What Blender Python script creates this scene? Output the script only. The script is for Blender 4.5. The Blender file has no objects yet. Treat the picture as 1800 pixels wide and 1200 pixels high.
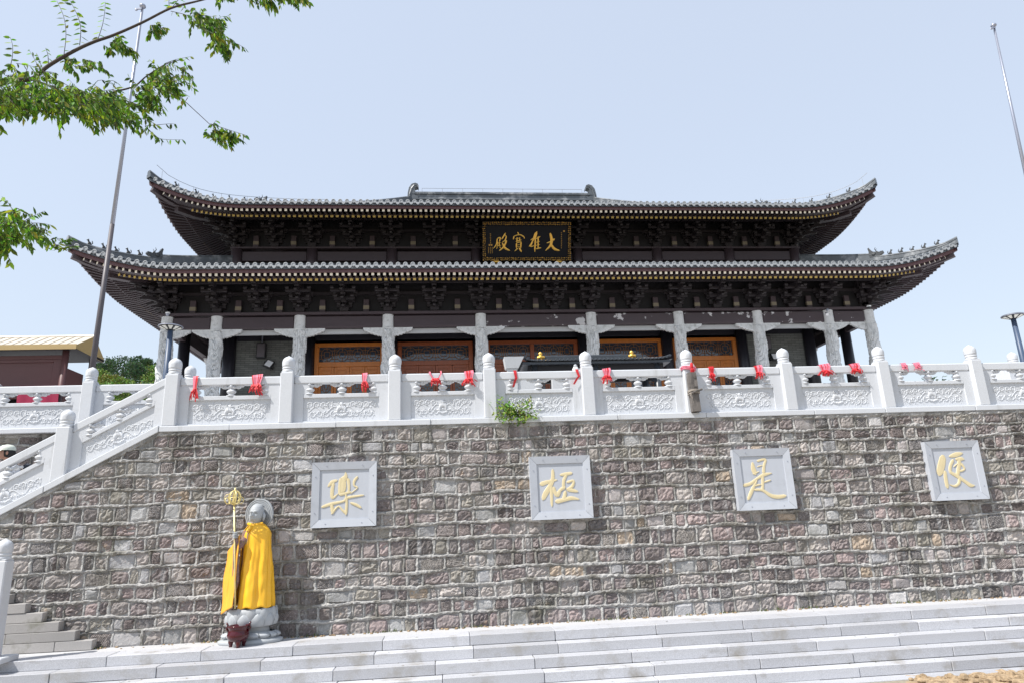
import bpy, math, random
import numpy as np
from mathutils import Vector, Matrix, noise as mnoise
R = random.Random(7)
S = bpy.context.scene
COL = S.collection
rad = math.radians

# ------------------------------------------------------------------ camera
ROT = np.array([[0.99481039, -0.09358688, -0.03992217],
                [-0.01427154, 0.26014291, -0.96546465],
                [0.10074029, 0.96102402, 0.25745724]])
CAM = np.array([0.0, -10.9735, 1.5])
cd = bpy.data.cameras.new('camera'); cam = bpy.data.objects.new('camera', cd); COL.objects.link(cam)
cd.lens = 24.0; cd.sensor_width = 36.0; cd.clip_start = 0.05; cd.clip_end = 3000
m = Matrix.Identity(4)
for i in range(3):
    m[i][0] = ROT[0][i]; m[i][1] = -ROT[1][i]; m[i][2] = -ROT[2][i]; m[i][3] = CAM[i]
cam.matrix_world = m
S.camera = cam
def at(px, py, Y):                      # photo pixel (1800 wide) -> point on the plane y = Y
    d = ROT.T @ np.array([(px-900)/1200.0, (py-600)/1200.0, 1.0])
    return Vector(CAM + d*((Y-CAM[1])/d[1]))

# ------------------------------------------------------------------ sky, sun, exposure
w = bpy.data.worlds.new('World'); S.world = w; w.use_nodes = True
nt = w.node_tree; nt.nodes.clear()
sky = nt.nodes.new('ShaderNodeTexSky'); sky.sky_type = 'NISHITA'; sky.sun_disc = False
sky.sun_elevation = rad(52.8); sky.sun_rotation = rad(243.5)
sky.air_density = 1.6; sky.dust_density = 1.0; sky.ozone_density = 1.0; sky.altitude = 100
hs = nt.nodes.new('ShaderNodeMix'); hs.data_type = 'RGBA'; hs.inputs[0].default_value = 0.74; hs.inputs[7].default_value = (3.80, 4.20, 4.98, 1)   # thin even summer haze over the blue
bg = nt.nodes.new('ShaderNodeBackground'); bg.inputs['Strength'].default_value = 0.15
wo = nt.nodes.new('ShaderNodeOutputWorld')
nt.links.new(sky.outputs[0], hs.inputs[6]); nt.links.new(hs.outputs[2], bg.inputs['Color']); nt.links.new(bg.outputs[0], wo.inputs['Surface'])
sl = bpy.data.lights.new('sun', 'SUN'); sl.energy = 4.8; sl.angle = rad(0.53); sl.color = (1.0, 0.96, 0.90)
sun = bpy.data.objects.new('sun', sl); COL.objects.link(sun)
SD = Vector((-0.541, -0.27, 0.796)).normalized()
sun.rotation_euler = SD.to_track_quat('Z', 'Y').to_euler(); sun.location = SD*60
S.view_settings.view_transform = 'Standard'; S.view_settings.look = 'None'
S.view_settings.exposure = 0.38; S.view_settings.gamma = 1.0; S.view_settings.use_curve_mapping = False
S.render.engine = 'CYCLES'
S.cycles.max_bounces = 6; S.cycles.diffuse_bounces = 3; S.cycles.glossy_bounces = 2; S.cycles.transmission_bounces = 3; S.cycles.transparent_max_bounces = 4

# ------------------------------------------------------------------ helpers
class MB:
    """collects shapes and links them as ONE mesh object"""
    def __init__(s): s.v = []; s.f = []; s.c = None; s.cols = []; s.g = (0, 0, 0); s.gs = []; s.fm = []; s.mi = 0
    def add(s, vs, fs):
        b = len(s.v); s.v.extend([tuple(p) for p in vs]); s.f.extend([tuple(i+b for i in f) for f in fs])
        s.fm.extend([s.mi]*len(fs))
        if s.c is not None: s.cols.extend([s.c]*len(vs)); s.gs.extend([s.g]*len(vs))
        return b
    def box(s, x0, x1, y0, y1, z0, z1, bev=0.0, M=None):
        if bev <= 0:
            vs = [(x, y, z) for z in (z0, z1) for y in (y0, y1) for x in (x0, x1)]
            fs = [(0,2,3,1),(4,5,7,6),(0,1,5,4),(2,6,7,3),(0,4,6,2),(1,3,7,5)]
        else:
            b = bev; vs = []; L = [(x0+b, y0+b), (x1-b, y0+b), (x1-b, y1-b), (x0+b, y1-b)]
            def ring(xa, xb, ya, yb, z): return [(xa+b, ya, z), (xb-b, ya, z), (xb, ya+b, z), (xb, yb-b, z), (xb-b, yb, z), (xa+b, yb, z), (xa, yb-b, z), (xa, ya+b, z)]
            vs = ring(x0+b, x1-b, y0+b, y1-b, z0) + ring(x0, x1, y0, y1, z0+b) + ring(x0, x1, y0, y1, z1-b) + ring(x0+b, x1-b, y0+b, y1-b, z1)
            fs = [tuple(range(7, -1, -1)), tuple(range(24, 32))]
            for k in range(3):
                for i in range(8): j = (i+1) % 8; fs.append((k*8+i, k*8+j, k*8+8+j, k*8+8+i))
        if M is not None: vs = [M @ Vector(p) for p in vs]
        return s.add(vs, fs)
    def bar(s, a, b, wx, wz, up=(0, 0, 1)):                    # square bar between two points
        a = Vector(a); b = Vector(b); d = (b-a); L = d.length
        if L < 1e-6: return
        d /= L; u = Vector(up); x = d.cross(u)
        if x.length < 1e-4: x = d.cross(Vector((0, 1, 0)))
        x.normalize(); z = x.cross(d)
        vs = [p + x*sx*wx/2 + z*sz*wz/2 for p in (a, b) for sz in (-1, 1) for sx in (-1, 1)]
        s.add(vs, [(0,2,3,1),(4,5,7,6),(0,1,5,4),(2,6,7,3),(0,4,6,2),(1,3,7,5)])
    def tube(s, pts, rr, n=6, cap=True, flat=1.0):
        pts = [Vector(p) for p in pts]; m_ = len(pts)
        if not hasattr(rr, '__len__'): rr = [rr]*m_
        vs = []; pv = None
        for i, p in enumerate(pts):
            t = (pts[min(i+1, m_-1)] - pts[max(i-1, 0)])
            if t.length < 1e-9: t = Vector((0, 0, 1))
            t.normalize()
            ref = pv if pv is not None else (Vector((0, 1, 0)) if abs(t.y) < 0.9 else Vector((1, 0, 0)))
            x = (ref - t*ref.dot(t))
            if x.length < 1e-6: x = t.orthogonal()
            x.normalize(); y = t.cross(x); pv = x
            for k in range(n):
                a = 2*math.pi*k/n; vs.append(p + x*(math.cos(a)*rr[i]*flat) + y*(math.sin(a)*rr[i]))
        fs = []
        for i in range(m_-1):
            for k in range(n):
                k2 = (k+1) % n; fs.append((i*n+k, i*n+k2, (i+1)*n+k2, (i+1)*n+k))
        if cap: fs.append(tuple(range(n-1, -1, -1))); fs.append(tuple(range((m_-1)*n, m_*n)))
        s.add(vs, fs)
    def lathe(s, prof, n=20, c=(0, 0, 0), sx=1.0, sy=1.0, a0=0.0):
        vs = []; fs = []
        for r, z in prof:
            for k in range(n):
                a = a0 + 2*math.pi*k/n; vs.append((c[0]+r*math.cos(a)*sx, c[1]+r*math.sin(a)*sy, c[2]+z))
        m_ = len(prof)
        for i in range(m_-1):
            for k in range(n):
                k2 = (k+1) % n; fs.append((i*n+k, i*n+k2, (i+1)*n+k2, (i+1)*n+k))
        fs.append(tuple(range(n-1, -1, -1))); fs.append(tuple(range((m_-1)*n, m_*n)))
        s.add(vs, fs)
    def grid(s, P, wrap=False, flip=False):                   # P: rows x cols of points
        nr = len(P); nc = len(P[0]); vs = [p for r in P for p in r]; fs = []
        for i in range(nr-1):
            for k in range(nc if wrap else nc-1):
                k2 = (k+1) % nc; q = (i*nc+k, i*nc+k2, (i+1)*nc+k2, (i+1)*nc+k); fs.append(q[::-1] if flip else q)
        s.add(vs, fs)
    def prism(s, poly, y0, y1, T=None):                       # poly in x,z extruded along y
        n = len(poly); vs = [(x, y0, z) for x, z in poly] + [(x, y1, z) for x, z in poly]
        fs = [tuple(range(n-1, -1, -1)), tuple(range(n, 2*n))] + [(i, (i+1) % n, n+(i+1) % n, n+i) for i in range(n)]
        if T is not None: vs = [T @ Vector(p) for p in vs]
        s.add(vs, fs)
    def ball(s, c, rx, ry, rz, n=10, m_=6):
        prof = []; vs = []; fs = []
        for i in range(m_+1):
            a = math.pi*i/m_ - math.pi/2
            for k in range(n):
                b = 2*math.pi*k/n; vs.append((c[0]+rx*math.cos(a)*math.cos(b), c[1]+ry*math.cos(a)*math.sin(b), c[2]+rz*math.sin(a)))
        for i in range(m_):
            for k in range(n):
                k2 = (k+1) % n; fs.append((i*n+k, i*n+k2, (i+1)*n+k2, (i+1)*n+k))
        s.add(vs, fs)
    def leaf(s, p, d, L, wd, nrm):
        p = Vector(p); d = Vector(d).normalized(); n = Vector(nrm); x = d.cross(n)
        if x.length < 1e-4: x = d.orthogonal()
        x.normalize(); n = x.cross(d)
        cv = n*(-.10*L); vs = [p, p+d*L*.24+x*wd*.42, p+d*L*.58+x*wd*.44+cv*.5, p+d*L+cv*1.6, p+d*L*.58-x*wd*.44+cv*.5, p+d*L*.24-x*wd*.42, p+d*L*.42-n*wd*.16+cv*.3]
        s.add(vs, [(0, 6, 1), (1, 6, 2), (2, 6, 3), (3, 6, 4), (4, 6, 5), (5, 6, 0)])
    def mesh(s, name, mats, smooth=False):
        me = bpy.data.meshes.new(name); me.from_pydata(s.v, [], s.f)
        for mt in (mats if isinstance(mats, (list, tuple)) else [mats]): me.materials.append(mt)
        if any(s.fm): me.polygons.foreach_set('material_index', s.fm)
        if s.cols:
            a = me.color_attributes.new('Col', 'FLOAT_COLOR', 'POINT')
            a.data.foreach_set('color', np.array([(c[0], c[1], c[2], 1.0) for c in s.cols], dtype=np.float32).ravel())
            g = me.attributes.new('gv', 'FLOAT_VECTOR', 'POINT'); g.data.foreach_set('vector', np.array(s.gs, dtype=np.float32).ravel())
        if smooth: me.polygons.foreach_set('use_smooth', [True]*len(me.polygons))
        me.validate(); me.update()
        return me
    def build(s, name, mats, parent=None, smooth=False, **kw):
        return link(name, s.mesh(name, mats, smooth), parent, **kw)
def link(name, me, parent=None, loc=None, **kw):
    o = bpy.data.objects.new(name, me); COL.objects.link(o)
    if parent is not None: o.parent = parent
    if loc is not None: o.location = loc
    for k, v_ in kw.items(): o[k] = v_
    return o
def thing(name, label, category, loc=(0, 0, 0), group=None, rz=0.0):
    o = bpy.data.objects.new(name, None); COL.objects.link(o); o.location = loc; o.rotation_euler = (0, 0, rz)
    o.empty_display_size = .1; o['label'] = label; o['category'] = category
    if group: o['group'] = group
    return o
def tag(o, label, category, group=None):
    o['label'] = label; o['category'] = category
    if group: o['group'] = group
    return o
def smooth_path(pts, k=4):                                    # Catmull-Rom through points of any dimension
    P = [np.array(p, float) for p in pts]
    if len(P) < 3:
        return [P[0] + (P[-1]-P[0])*t for t in np.linspace(0, 1, k+1)]
    out = []
    for i in range(len(P)-1):
        a = P[max(i-1, 0)]; b = P[i]; c = P[i+1]; d = P[min(i+2, len(P)-1)]
        for j in range(k):
            t = j/k; out.append(0.5*((2*b) + (-a+c)*t + (2*a-5*b+4*c-d)*t*t + (-a+3*b-3*c+d)*t**3))
    out.append(P[-1]); return out

# ------------------------------------------------------------------ materials
def new_mat(name):
    mt = bpy.data.materials.new(name); mt.use_nodes = True; n = mt.node_tree.nodes; n.clear()
    out = n.new('ShaderNodeOutputMaterial'); b = n.new('ShaderNodeBsdfPrincipled')
    mt.node_tree.links.new(b.outputs[0], out.inputs['Surface'])
    return mt, n, mt.node_tree.links, b, out
def pos_node(n): return n.new('ShaderNodeNewGeometry').outputs['Position']
def nz(n, l, vec, scale, detail=4, rough=.55, stretch=None):
    if stretch:
        mp = n.new('ShaderNodeMapping'); mp.inputs['Scale'].default_value = stretch; l.new(vec, mp.inputs['Vector']); vec = mp.outputs[0]
    t = n.new('ShaderNodeTexNoise'); t.inputs['Scale'].default_value = scale; t.inputs['Detail'].default_value = detail; t.inputs['Roughness'].default_value = rough
    l.new(vec, t.inputs['Vector']); return t.outputs['Fac']
def ramp(n, l, f, a, b, ca=(0, 0, 0, 1), cb=(1, 1, 1, 1)):
    r = n.new('ShaderNodeValToRGB'); r.color_ramp.elements[0].position = a; r.color_ramp.elements[1].position = b
    r.color_ramp.elements[0].color = ca; r.color_ramp.elements[1].color = cb; l.new(f, r.inputs[0]); return r.outputs[0]
def mix(n, l, fac, a, b, mode='MIX'):
    x = n.new('ShaderNodeMix'); x.data_type = 'RGBA'; x.blend_type = mode
    for sock, val in ((x.inputs[0], fac), (x.inputs[6], a), (x.inputs[7], b)):
        if hasattr(val, 'is_linked'): l.new(val, sock)
        elif isinstance(val, (int, float)): sock.default_value = val
        else: sock.default_value = (val[0], val[1], val[2], 1)
    return x.outputs[2]
def bump(n, l, b, h, strength=.4, dist=.01, prev=None):
    x = n.new('ShaderNodeBump'); x.inputs['Strength'].default_value = strength; x.inputs['Distance'].default_value = dist
    l.new(h, x.inputs['Height'])
    if prev is not None: l.new(prev, x.inputs['Normal'])
    l.new(x.outputs[0], b.inputs['Normal']); return x.outputs[0]
def mat(name, col, rough=.6, var=.18, vs=3.0, fine=.12, fs=60, bs=0, bd=.006, bscale=50, col2=None, c2=(.55, .68), c2s=2.0, metal=0, spec=.5, stretch=None, coat=0, ob=0):
    mt, n, l, b, out = new_mat(name); p = pos_node(n)
    c = mix(n, l, nz(n, l, p, vs, stretch=stretch), [x*(1-var) for x in col], [min(1, x*(1+var)) for x in col])
    if fine: c = mix(n, l, nz(n, l, p, fs, 2, stretch=stretch), mix(n, l, 1.0, c, (1-fine*2,)*3, 'MULTIPLY'), mix(n, l, 1.0, c, (1+fine*2,)*3, 'MULTIPLY'))
    if ob:
        oi = n.new('ShaderNodeObjectInfo'); c = mix(n, l, oi.outputs['Random'], mix(n, l, 1.0, c, (1-ob,)*3, 'MULTIPLY'), mix(n, l, 1.0, c, (1+ob*.7,)*3, 'MULTIPLY'))
    if col2 is not None: c = mix(n, l, ramp(n, l, nz(n, l, p, c2s, 6, .65), c2[0], c2[1]), c, col2)
    l.new(c, b.inputs['Base Color']); b.inputs['Roughness'].default_value = rough; b.inputs['Metallic'].default_value = metal
    b.inputs['Specular IOR Level'].default_value = spec
    if coat: b.inputs['Coat Weight'].default_value = coat; b.inputs['Coat Roughness'].default_value = .15
    if bs: bump(n, l, b, nz(n, l, p, bscale, 5, .6, stretch=stretch), bs, bd)
    return mt
def leaf_mat(name, rough=.45, trans=.35):
    mt, n, l, b, out = new_mat(name)
    a = n.new('ShaderNodeAttribute'); a.attribute_name = 'Col'
    l.new(a.outputs['Color'], b.inputs['Base Color']); b.inputs['Roughness'].default_value = rough
    t = n.new('ShaderNodeBsdfTranslucent'); l.new(mix(n, l, 1.0, a.outputs['Color'], (1.5, 1.6, .7), 'MULTIPLY'), t.inputs['Color'])
    ms = n.new('ShaderNodeMixShader'); ms.inputs[0].default_value = trans
    l.new(b.outputs[0], ms.inputs[1]); l.new(t.outputs[0], ms.inputs[2]); l.new(ms.outputs[0], out.inputs['Surface'])
    return mt
MAT = {}
MAT['marble'] = mat('white_marble', (.56, .578, .61), .55, .07, 1.3, .05, 90, .25, .003, 120, col2=(.46, .475, .495), c2=(.60, .80), c2s=2.6)
MAT['granite'] = mat('step_granite', (.432, .437, .462), .7, .10, .8, .22, 110, .25, .002, 200, col2=(.30, .285, .265), c2=(.54, .72), c2s=2.4, ob=.16)
MAT['old_granite'] = mat('weathered_granite', (.345, .33, .32), .8, .14, 3, .10, 120, .3, .003, 120, col2=(.19, .185, .15), c2=(.55, .75), c2s=3, ob=.12)
MAT['plaque'] = mat('plaque_stone', (.46, .485, .535), .5, .06, 2.5, .04, 120, .15, .002, 150, col2=(.40, .42, .46), c2=(.55, .75), c2s=3, stretch=(4, 1, .6))
MAT['carved'] = mat('carved_column_stone', (.66, .67, .675), .65, .12, 5, .1, 70, .5, .012, 22, col2=(.42, .43, .42), c2=(.5, .7), c2s=6)
MAT['statue'] = mat('grey_statue_stone', (.38, .40, .42), .6, .1, 6, .1, 150, .2, .003, 100)
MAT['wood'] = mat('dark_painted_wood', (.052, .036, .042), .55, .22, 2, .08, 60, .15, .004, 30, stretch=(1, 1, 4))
MAT['bracket'] = mat('eave_shade_wood', (.021, .016, .019), .6, .3, 2, .1, 60)  # timber darkened: the shade under the eaves is put into its colour
MAT['wood_deep'] = mat('deep_shade_wood', (.005, .004, .006), .6, .25, 2, .08, 60)  # near black: shade of the deep parts put into the wood colour
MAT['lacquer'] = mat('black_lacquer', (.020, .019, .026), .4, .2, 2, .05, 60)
MAT['fascia'] = mat('oxblood_fascia', (.105, .050, .054), .55, .2, 1.5, .1, 60, col2=(.42, .33, .33), c2=(.66, .72), c2s=2.2, stretch=(1, 1, 3))
MAT['peel'] = mat('peeling_painted_wood', (.056, .040, .046), .55, .2, 2, .08, 60, col2=(.52, .51, .52), c2=(.600, .612), c2s=2.3, stretch=(1, 1, 2))
MAT['end_white'] = mat('cream_rafter_paint', (.86, .78, .64), .6, .15, 5, .08, 60)
MAT['end_yellow'] = mat('yellow_rafter_paint', (.58, .42, .12), .6, .2, 5, .08, 60)
MAT['tan'] = mat('tan_paint', (.20, .17, .12), .7, .15, 5, .08, 60)
MAT['tile'] = mat('grey_roof_tile', (.062, .072, .084), .38, .3, 2.5, .15, 40, .15, .006, 30, col2=(.16, .17, .18), c2=(.52, .72), c2s=1.6)
MAT['tile_end'] = mat('pale_tile_end', (.32, .335, .35), .5, .14, 6, .1, 50, .3, .006, 60, col2=(.28, .29, .30), c2=(.55, .75), c2s=9)
MAT['ridge'] = mat('ridge_tile', (.10, .112, .125), .40, .3, 2, .12, 30, .2, .01, 14, col2=(.36, .37, .38), c2=(.5, .7), c2s=2.0)
MAT['beast'] = mat('dark_beast_glaze', (.05, .055, .06), .4, .2, 8, .1, 50)
MAT['gold'] = mat('gold_leaf', (.78, .47, .10), .32, .12, 20, .1, 90, .5, .004, 60, metal=.75)
MAT['gold_paint'] = mat('gold_letter_paint', (.66, .56, .34), .5, .08, 10, .05, 90)
MAT['gold_dark'] = mat('tarnished_gold_carving', (.50, .28, .06), .4, .5, 40, .2, 120, .6, .01, 70, metal=.3)
MAT['board_black'] = mat('black_sign_lacquer', (.005, .006, .011), .5, .2, 3, 0, spec=.2)
MAT['orange_wood'] = mat('orange_varnished_wood', (.45, .145, .024), .38, .25, 2, .1, 30, .1, .002, 60, stretch=(5, 5, .6))
MAT['shaded_wood'] = mat('shaded_varnished_wood', (.23, .060, .020), .38, .25, 2, .1, 30, .1, .002, 60, stretch=(5, 5, .6))  # door wood of the dim middle bays, shade put into its colour
MAT['lattice'] = mat('lattice_wood', (.17, .072, .024), .45, .2, 6, .05, 60)
MAT['glass'] = mat('dark_door_glass', (.035, .045, .065), .06, .2, 3, 0, spec=.9)
MAT['plaster'] = mat('grey_plaster', (.45, .46, .47), .8, .08, 2, .05, 60)
MAT['floor'] = mat('terrace_paving', (.48, .48, .49), .8, .12, 1, .1, 60)
MAT['dirt'] = mat('dry_tan_dirt', (.36, .265, .165), .95, .35, 6, .25, 40, .8, .02, 30, col2=(.17, .115, .065), c2=(.5, .62), c2s=7)
MAT['ground'] = mat('trodden_ground', (.30, .26, .20), .95, .2, 1, .15, 20, .4, .02, 20)
MAT['hill'] = mat('hill_scrub', (.06, .085, .03), .95, .35, .12, .2, 2, .5, .3, 1)
MAT['steel'] = mat('pole_steel', (.34, .36, .43), .35, .08, 2, .04, 60, metal=.5)
MAT['pole_dark'] = mat('pole_reflection_and_grille', (.085, .075, .085), .5, .2, 2, .08, 60)  # pole steel with dark reflections painted in; also the speaker grilles
MAT['lamp_blue'] = mat('blue_lamp_post_paint', (.055, .085, .145), .45, .15, 4, .05, 60)
MAT['lamp_glass'] = mat('lamp_diffuser', (.75, .75, .68), .3, .05, 4, 0)
MAT['black'] = mat('black_plastic', (.02, .021, .023), .5, .15, 4, 0)
MAT['white_plastic'] = mat('white_plastic', (.80, .81, .83), .35, .04, 4, 0)
MAT['kiosk_roof'] = mat('gold_sheet_metal', (.55, .50, .42), .45, .08, 1, .04, 30, metal=.1)
MAT['kiosk_edge'] = mat('gold_sheet_edge', (.40, .29, .13), .45, .08, 1, .04, 30, metal=.1)
MAT['maroon'] = mat('maroon_shutter', (.115, .052, .052), .5, .12, 1.5, .08, 30, stretch=(1, 1, 5))
MAT['cloth_red'] = mat('crimson_cloth', (.26, .008, .045), .8, .2, 8, .05, 60)  # crimson darkened in place of shade from the kiosk roof
MAT['cloth_white'] = mat('white_goods', (.66, .66, .66), .8, .2, 12, .05, 60)
MAT['ribbon'] = mat('red_ribbon', (.58, .020, .028), .6, .25, 14, .05, 60)
MAT['ribbon_pink'] = mat('faded_pink_ribbon', (.74, .20, .28), .65, .25, 14, .05, 60)
MAT['robe'] = mat('yellow_satin', (.92, .49, .026), .38, .10, 5, .03, 60, .12, .006, 18)
MAT['robe_orange'] = mat('amber_satin', (.90, .43, .050), .42, .10, 5, .03, 60, .12, .006, 18)
MAT['inner_robe'] = mat('patterned_inner_robe', (.22, .13, .13), .7, .4, 30, .2, 70, col2=(.34, .27, .12), c2=(.55, .6), c2s=40)
MAT['gold_staff'] = mat('staff_gold', (.74, .62, .28), .35, .08, 10, .04, 60, metal=.4)
MAT['burner'] = mat('dark_red_glaze', (.060, .002, .006), .2, .2, 6, 0, coat=.2)
MAT['timber'] = mat('weathered_timber', (.15, .135, .125), .9, .35, 3, .2, 40, .8, .01, 20, stretch=(7, 7, .6), col2=(.05, .045, .04), c2=(.55, .62), c2s=4)
MAT['rope'] = mat('hemp_rope', (.42, .37, .32), .9, .2, 20, .1, 90)
MAT['bark'] = mat('branch_bark', (.065, .048, .040), .85, .3, 12, .15, 60, .5, .004, 40)
MAT['leaf'] = leaf_mat('tree_leaf', .6, .48)
MAT['conifer'] = leaf_mat('conifer_foliage', .7, .15)
MAT['shrub'] = leaf_mat('shrub_leaf', .55, .3)
MAT['skin'] = mat('skin', (.45, .25, .18), .6, .08, 10, 0)
MAT['cap'] = mat('pale_green_cap', (.62, .66, .58), .8, .06, 10, .05, 60)
MAT['shirt'] = mat('white_shirt', (.72, .73, .76), .8, .08, 8, .03, 60)
MAT['hair'] = mat('black_hair', (.012, .011, .012), .5, .2, 20, 0)
MAT['navy'] = mat('dark_trousers', (.03, .035, .05), .8, .15, 10, .05, 60)
MAT['wire'] = mat('galvanised_wire', (.25, .26, .28), .5, .1, 4, 0)
MAT['pav_tile'] = mat('black_pavilion_tile', (.045, .052, .062), .35, .3, 6, .1, 40)
MAT['ceramic'] = mat('white_ceramic', (.68, .69, .68), .3, .1, 20, 0)

def stone_material():
    mt, n, l, b, out = new_mat('quarried_stone'); p = pos_node(n)
    a = n.new('ShaderNodeAttribute'); a.attribute_name = 'Col'
    c = mix(n, l, nz(n, l, p, 14, 5, .65), mix(n, l, 1.0, a.outputs['Color'], (.74, .72, .71), 'MULTIPLY'), mix(n, l, 1.0, a.outputs['Color'], (1.75, 1.68, 1.64), 'MULTIPLY'))
    c = mix(n, l, ramp(n, l, nz(n, l, p, 34, 3, .6), .60, .74), c, (.52, .47, .46))       # pale crystals and chips
    c = mix(n, l, ramp(n, l, nz(n, l, p, 1.5, 6, .65), .54, .70), c, mix(n, l, 1.0, c, (.62, .62, .58), 'MULTIPLY'))   # grime
    c = mix(n, l, ramp(n, l, nz(n, l, p, 5.5, 4, .6), .64, .80), c, (.36, .245, .16))   # rust stain
    st = ramp(n, l, nz(n, l, p, 2.2, 5, .6, (3, 1, .25)), .56, .74)
    c = mix(n, l, st, c, (.42, .425, .43))                                                     # lime run-off
    sp = n.new('ShaderNodeSeparateXYZ'); l.new(p, sp.inputs[0])                              # one pale lime wash below the coping
    def rng(sock, a, b_, c_, d_):
        r1 = n.new('ShaderNodeMapRange'); r1.interpolation_type = 'SMOOTHSTEP'; l.new(sock, r1.inputs[0])
        for k_, v_ in zip((1, 2, 3, 4), (a, b_, c_, d_)): r1.inputs[k_].default_value = v_
        return r1.outputs[0]
    def mul(a_, b_):
        q = n.new('ShaderNodeMath'); q.operation = 'MULTIPLY'; l.new(a_, q.inputs[0])
        if hasattr(b_, 'is_linked'): l.new(b_, q.inputs[1])
        else: q.inputs[1].default_value = b_
        return q.outputs[0]
    ws = mul(mul(rng(sp.outputs[0], 4.55, 4.85, 0, 1), rng(sp.outputs[0], 5.1, 5.45, 1, 0)), mul(rng(sp.outputs[2], 2.45, 2.95, 0, 1), ramp(n, l, nz(n, l, p, 3.5, 4, .6, (2, 1, .4)), .35, .6)))
    c = mix(n, l, mul(ws, .75), c, (.50, .50, .50))
    l.new(c, b.inputs['Base Color']); b.inputs['Roughness'].default_value = .85; b.inputs['Specular IOR Level'].default_value = .3
    g = n.new('ShaderNodeAttribute'); g.attribute_name = 'gv'
    d = n.new('ShaderNodeVectorMath'); d.operation = 'DOT_PRODUCT'; l.new(p, d.inputs[0]); l.new(g.outputs['Vector'], d.inputs[1])
    wob = n.new('ShaderNodeMath'); wob.operation = 'MULTIPLY_ADD'; l.new(nz(n, l, p, 9, 2), wob.inputs[0]); wob.inputs[1].default_value = 3.0; l.new(d.outputs['Value'], wob.inputs[2])
    sn = n.new('ShaderNodeMath'); sn.operation = 'SINE'; l.new(wob.outputs[0], sn.inputs[0])
    ln = n.new('ShaderNodeVectorMath'); ln.operation = 'LENGTH'; l.new(g.outputs['Vector'], ln.inputs[0])
    on = n.new('ShaderNodeMath'); on.operation = 'GREATER_THAN'; l.new(ln.outputs['Value'], on.inputs[0]); on.inputs[1].default_value = 1.0
    gr = n.new('ShaderNodeMath'); gr.operation = 'MULTIPLY'; l.new(sn.outputs[0], gr.inputs[0]); l.new(on.outputs[0], gr.inputs[1])
    b1 = bump(n, l, b, gr.outputs[0], 1.0, .016)
    b2 = bump(n, l, b, nz(n, l, p, 40, 4, .7), 1.0, .020, b1); bump(n, l, b, nz(n, l, p, 95, 4, .7), .8, .010, b2)
    return mt
MAT['stone'] = stone_material()
MAT['mortar'] = mat('lime_mortar', (.405, .398, .388), .95, .32, 5, .22, 70, 1.0, .02, 38, col2=(.20, .19, .17), c2=(.46, .62), c2s=2.6)
def brick_material():
    mt, n, l, b, out = new_mat('grey_hall_brick'); p = pos_node(n)
    mp = n.new('ShaderNodeMapping'); mp.inputs['Rotation'].default_value = (rad(90), 0, 0); l.new(p, mp.inputs['Vector'])
    t = n.new('ShaderNodeTexBrick'); l.new(mp.outputs[0], t.inputs['Vector']); t.inputs['Scale'].default_value = 1.0
    t.inputs['Brick Width'].default_value = .30; t.inputs['Row Height'].default_value = .072; t.inputs['Mortar Size'].default_value = .006
    t.inputs['Color1'].default_value = (.115, .12, .112, 1); t.inputs['Color2'].default_value = (.16, .165, .155, 1); t.inputs['Mortar'].default_value = (.05, .05, .05, 1)
    l.new(mix(n, l, nz(n, l, p, 2.5), mix(n, l, 1.0, t.outputs['Color'], (.8, .8, .8), 'MULTIPLY'), mix(n, l, 1.0, t.outputs['Color'], (1.2, 1.2, 1.2), 'MULTIPLY')), b.inputs['Base Color'])
    b.inputs['Roughness'].default_value = .85; bump(n, l, b, t.outputs['Fac'], -.5, .01)
    return mt
MAT['brick'] = brick_material()

def weather(mt, col, scale, stretch, lo, hi, fac, z0=None, z1=None):
    """stains with a shape of their own laid over a finished material, optionally only towards the top of the wall"""
    nt_ = mt.node_tree; n, l = nt_.nodes, nt_.links; b = next(x for x in n if x.type == 'BSDF_PRINCIPLED')
    src = b.inputs['Base Color'].links[0].from_socket; p = pos_node(n)
    m_ = ramp(n, l, nz(n, l, p, scale, 5, .62, stretch), lo, hi)
    q = n.new('ShaderNodeMath'); q.operation = 'MULTIPLY'; l.new(m_, q.inputs[0]); q.inputs[1].default_value = fac; m_ = q.outputs[0]
    if z0 is not None:
        sp = n.new('ShaderNodeSeparateXYZ'); l.new(p, sp.inputs[0]); r = n.new('ShaderNodeMapRange'); l.new(sp.outputs[2], r.inputs[0]); r.inputs[1].default_value = z0; r.inputs[2].default_value = z1
        q = n.new('ShaderNodeMath'); q.operation = 'MULTIPLY'; l.new(m_, q.inputs[0]); l.new(r.outputs[0], q.inputs[1]); m_ = q.outputs[0]
    l.new(mix(n, l, m_, src, col), b.inputs['Base Color'])
for k_ in ('stone', 'mortar'):
    weather(MAT[k_], (.085, .085, .078), 1.6, (2.6, 1, .28), .50, .66, .62, 1.5, 3.0)      # dark water streaks below the coping
    weather(MAT[k_], (.135, .135, .085), 1.1, (1, 1, 1), .58, .72, .45)                     # thin lichen
weather(MAT['marble'], (.36, .365, .36), 2.2, (3.5, 3.5, .5), .58, .76, .55)                 # rain streaks
weather(MAT['granite'], (.24, .225, .20), 3.0, (.6, 1, 2.5), .60, .76, .55)                  # foot dirt along the edges
# ------------------------------------------------------------------ ground, terraces, steps
def slab(name, x0, x1, y0, y1, z0, z1, mt, **kw):
    b = MB(); b.box(x0, x1, y0, y1, z0, z1); return b.build(name, mt, **kw)
b = MB(); b.v = [(-900, -900, -.63), (900, -900, -.63), (900, 1500, -.63), (-900, 1500, -.63)]; b.f = [(0, 1, 2, 3)]
b.build('ground', MAT['ground'], kind='structure')
slab('terrace_floor', -14, 16, -.42, .3, -.6, .036, MAT['floor'], kind='structure')
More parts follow.
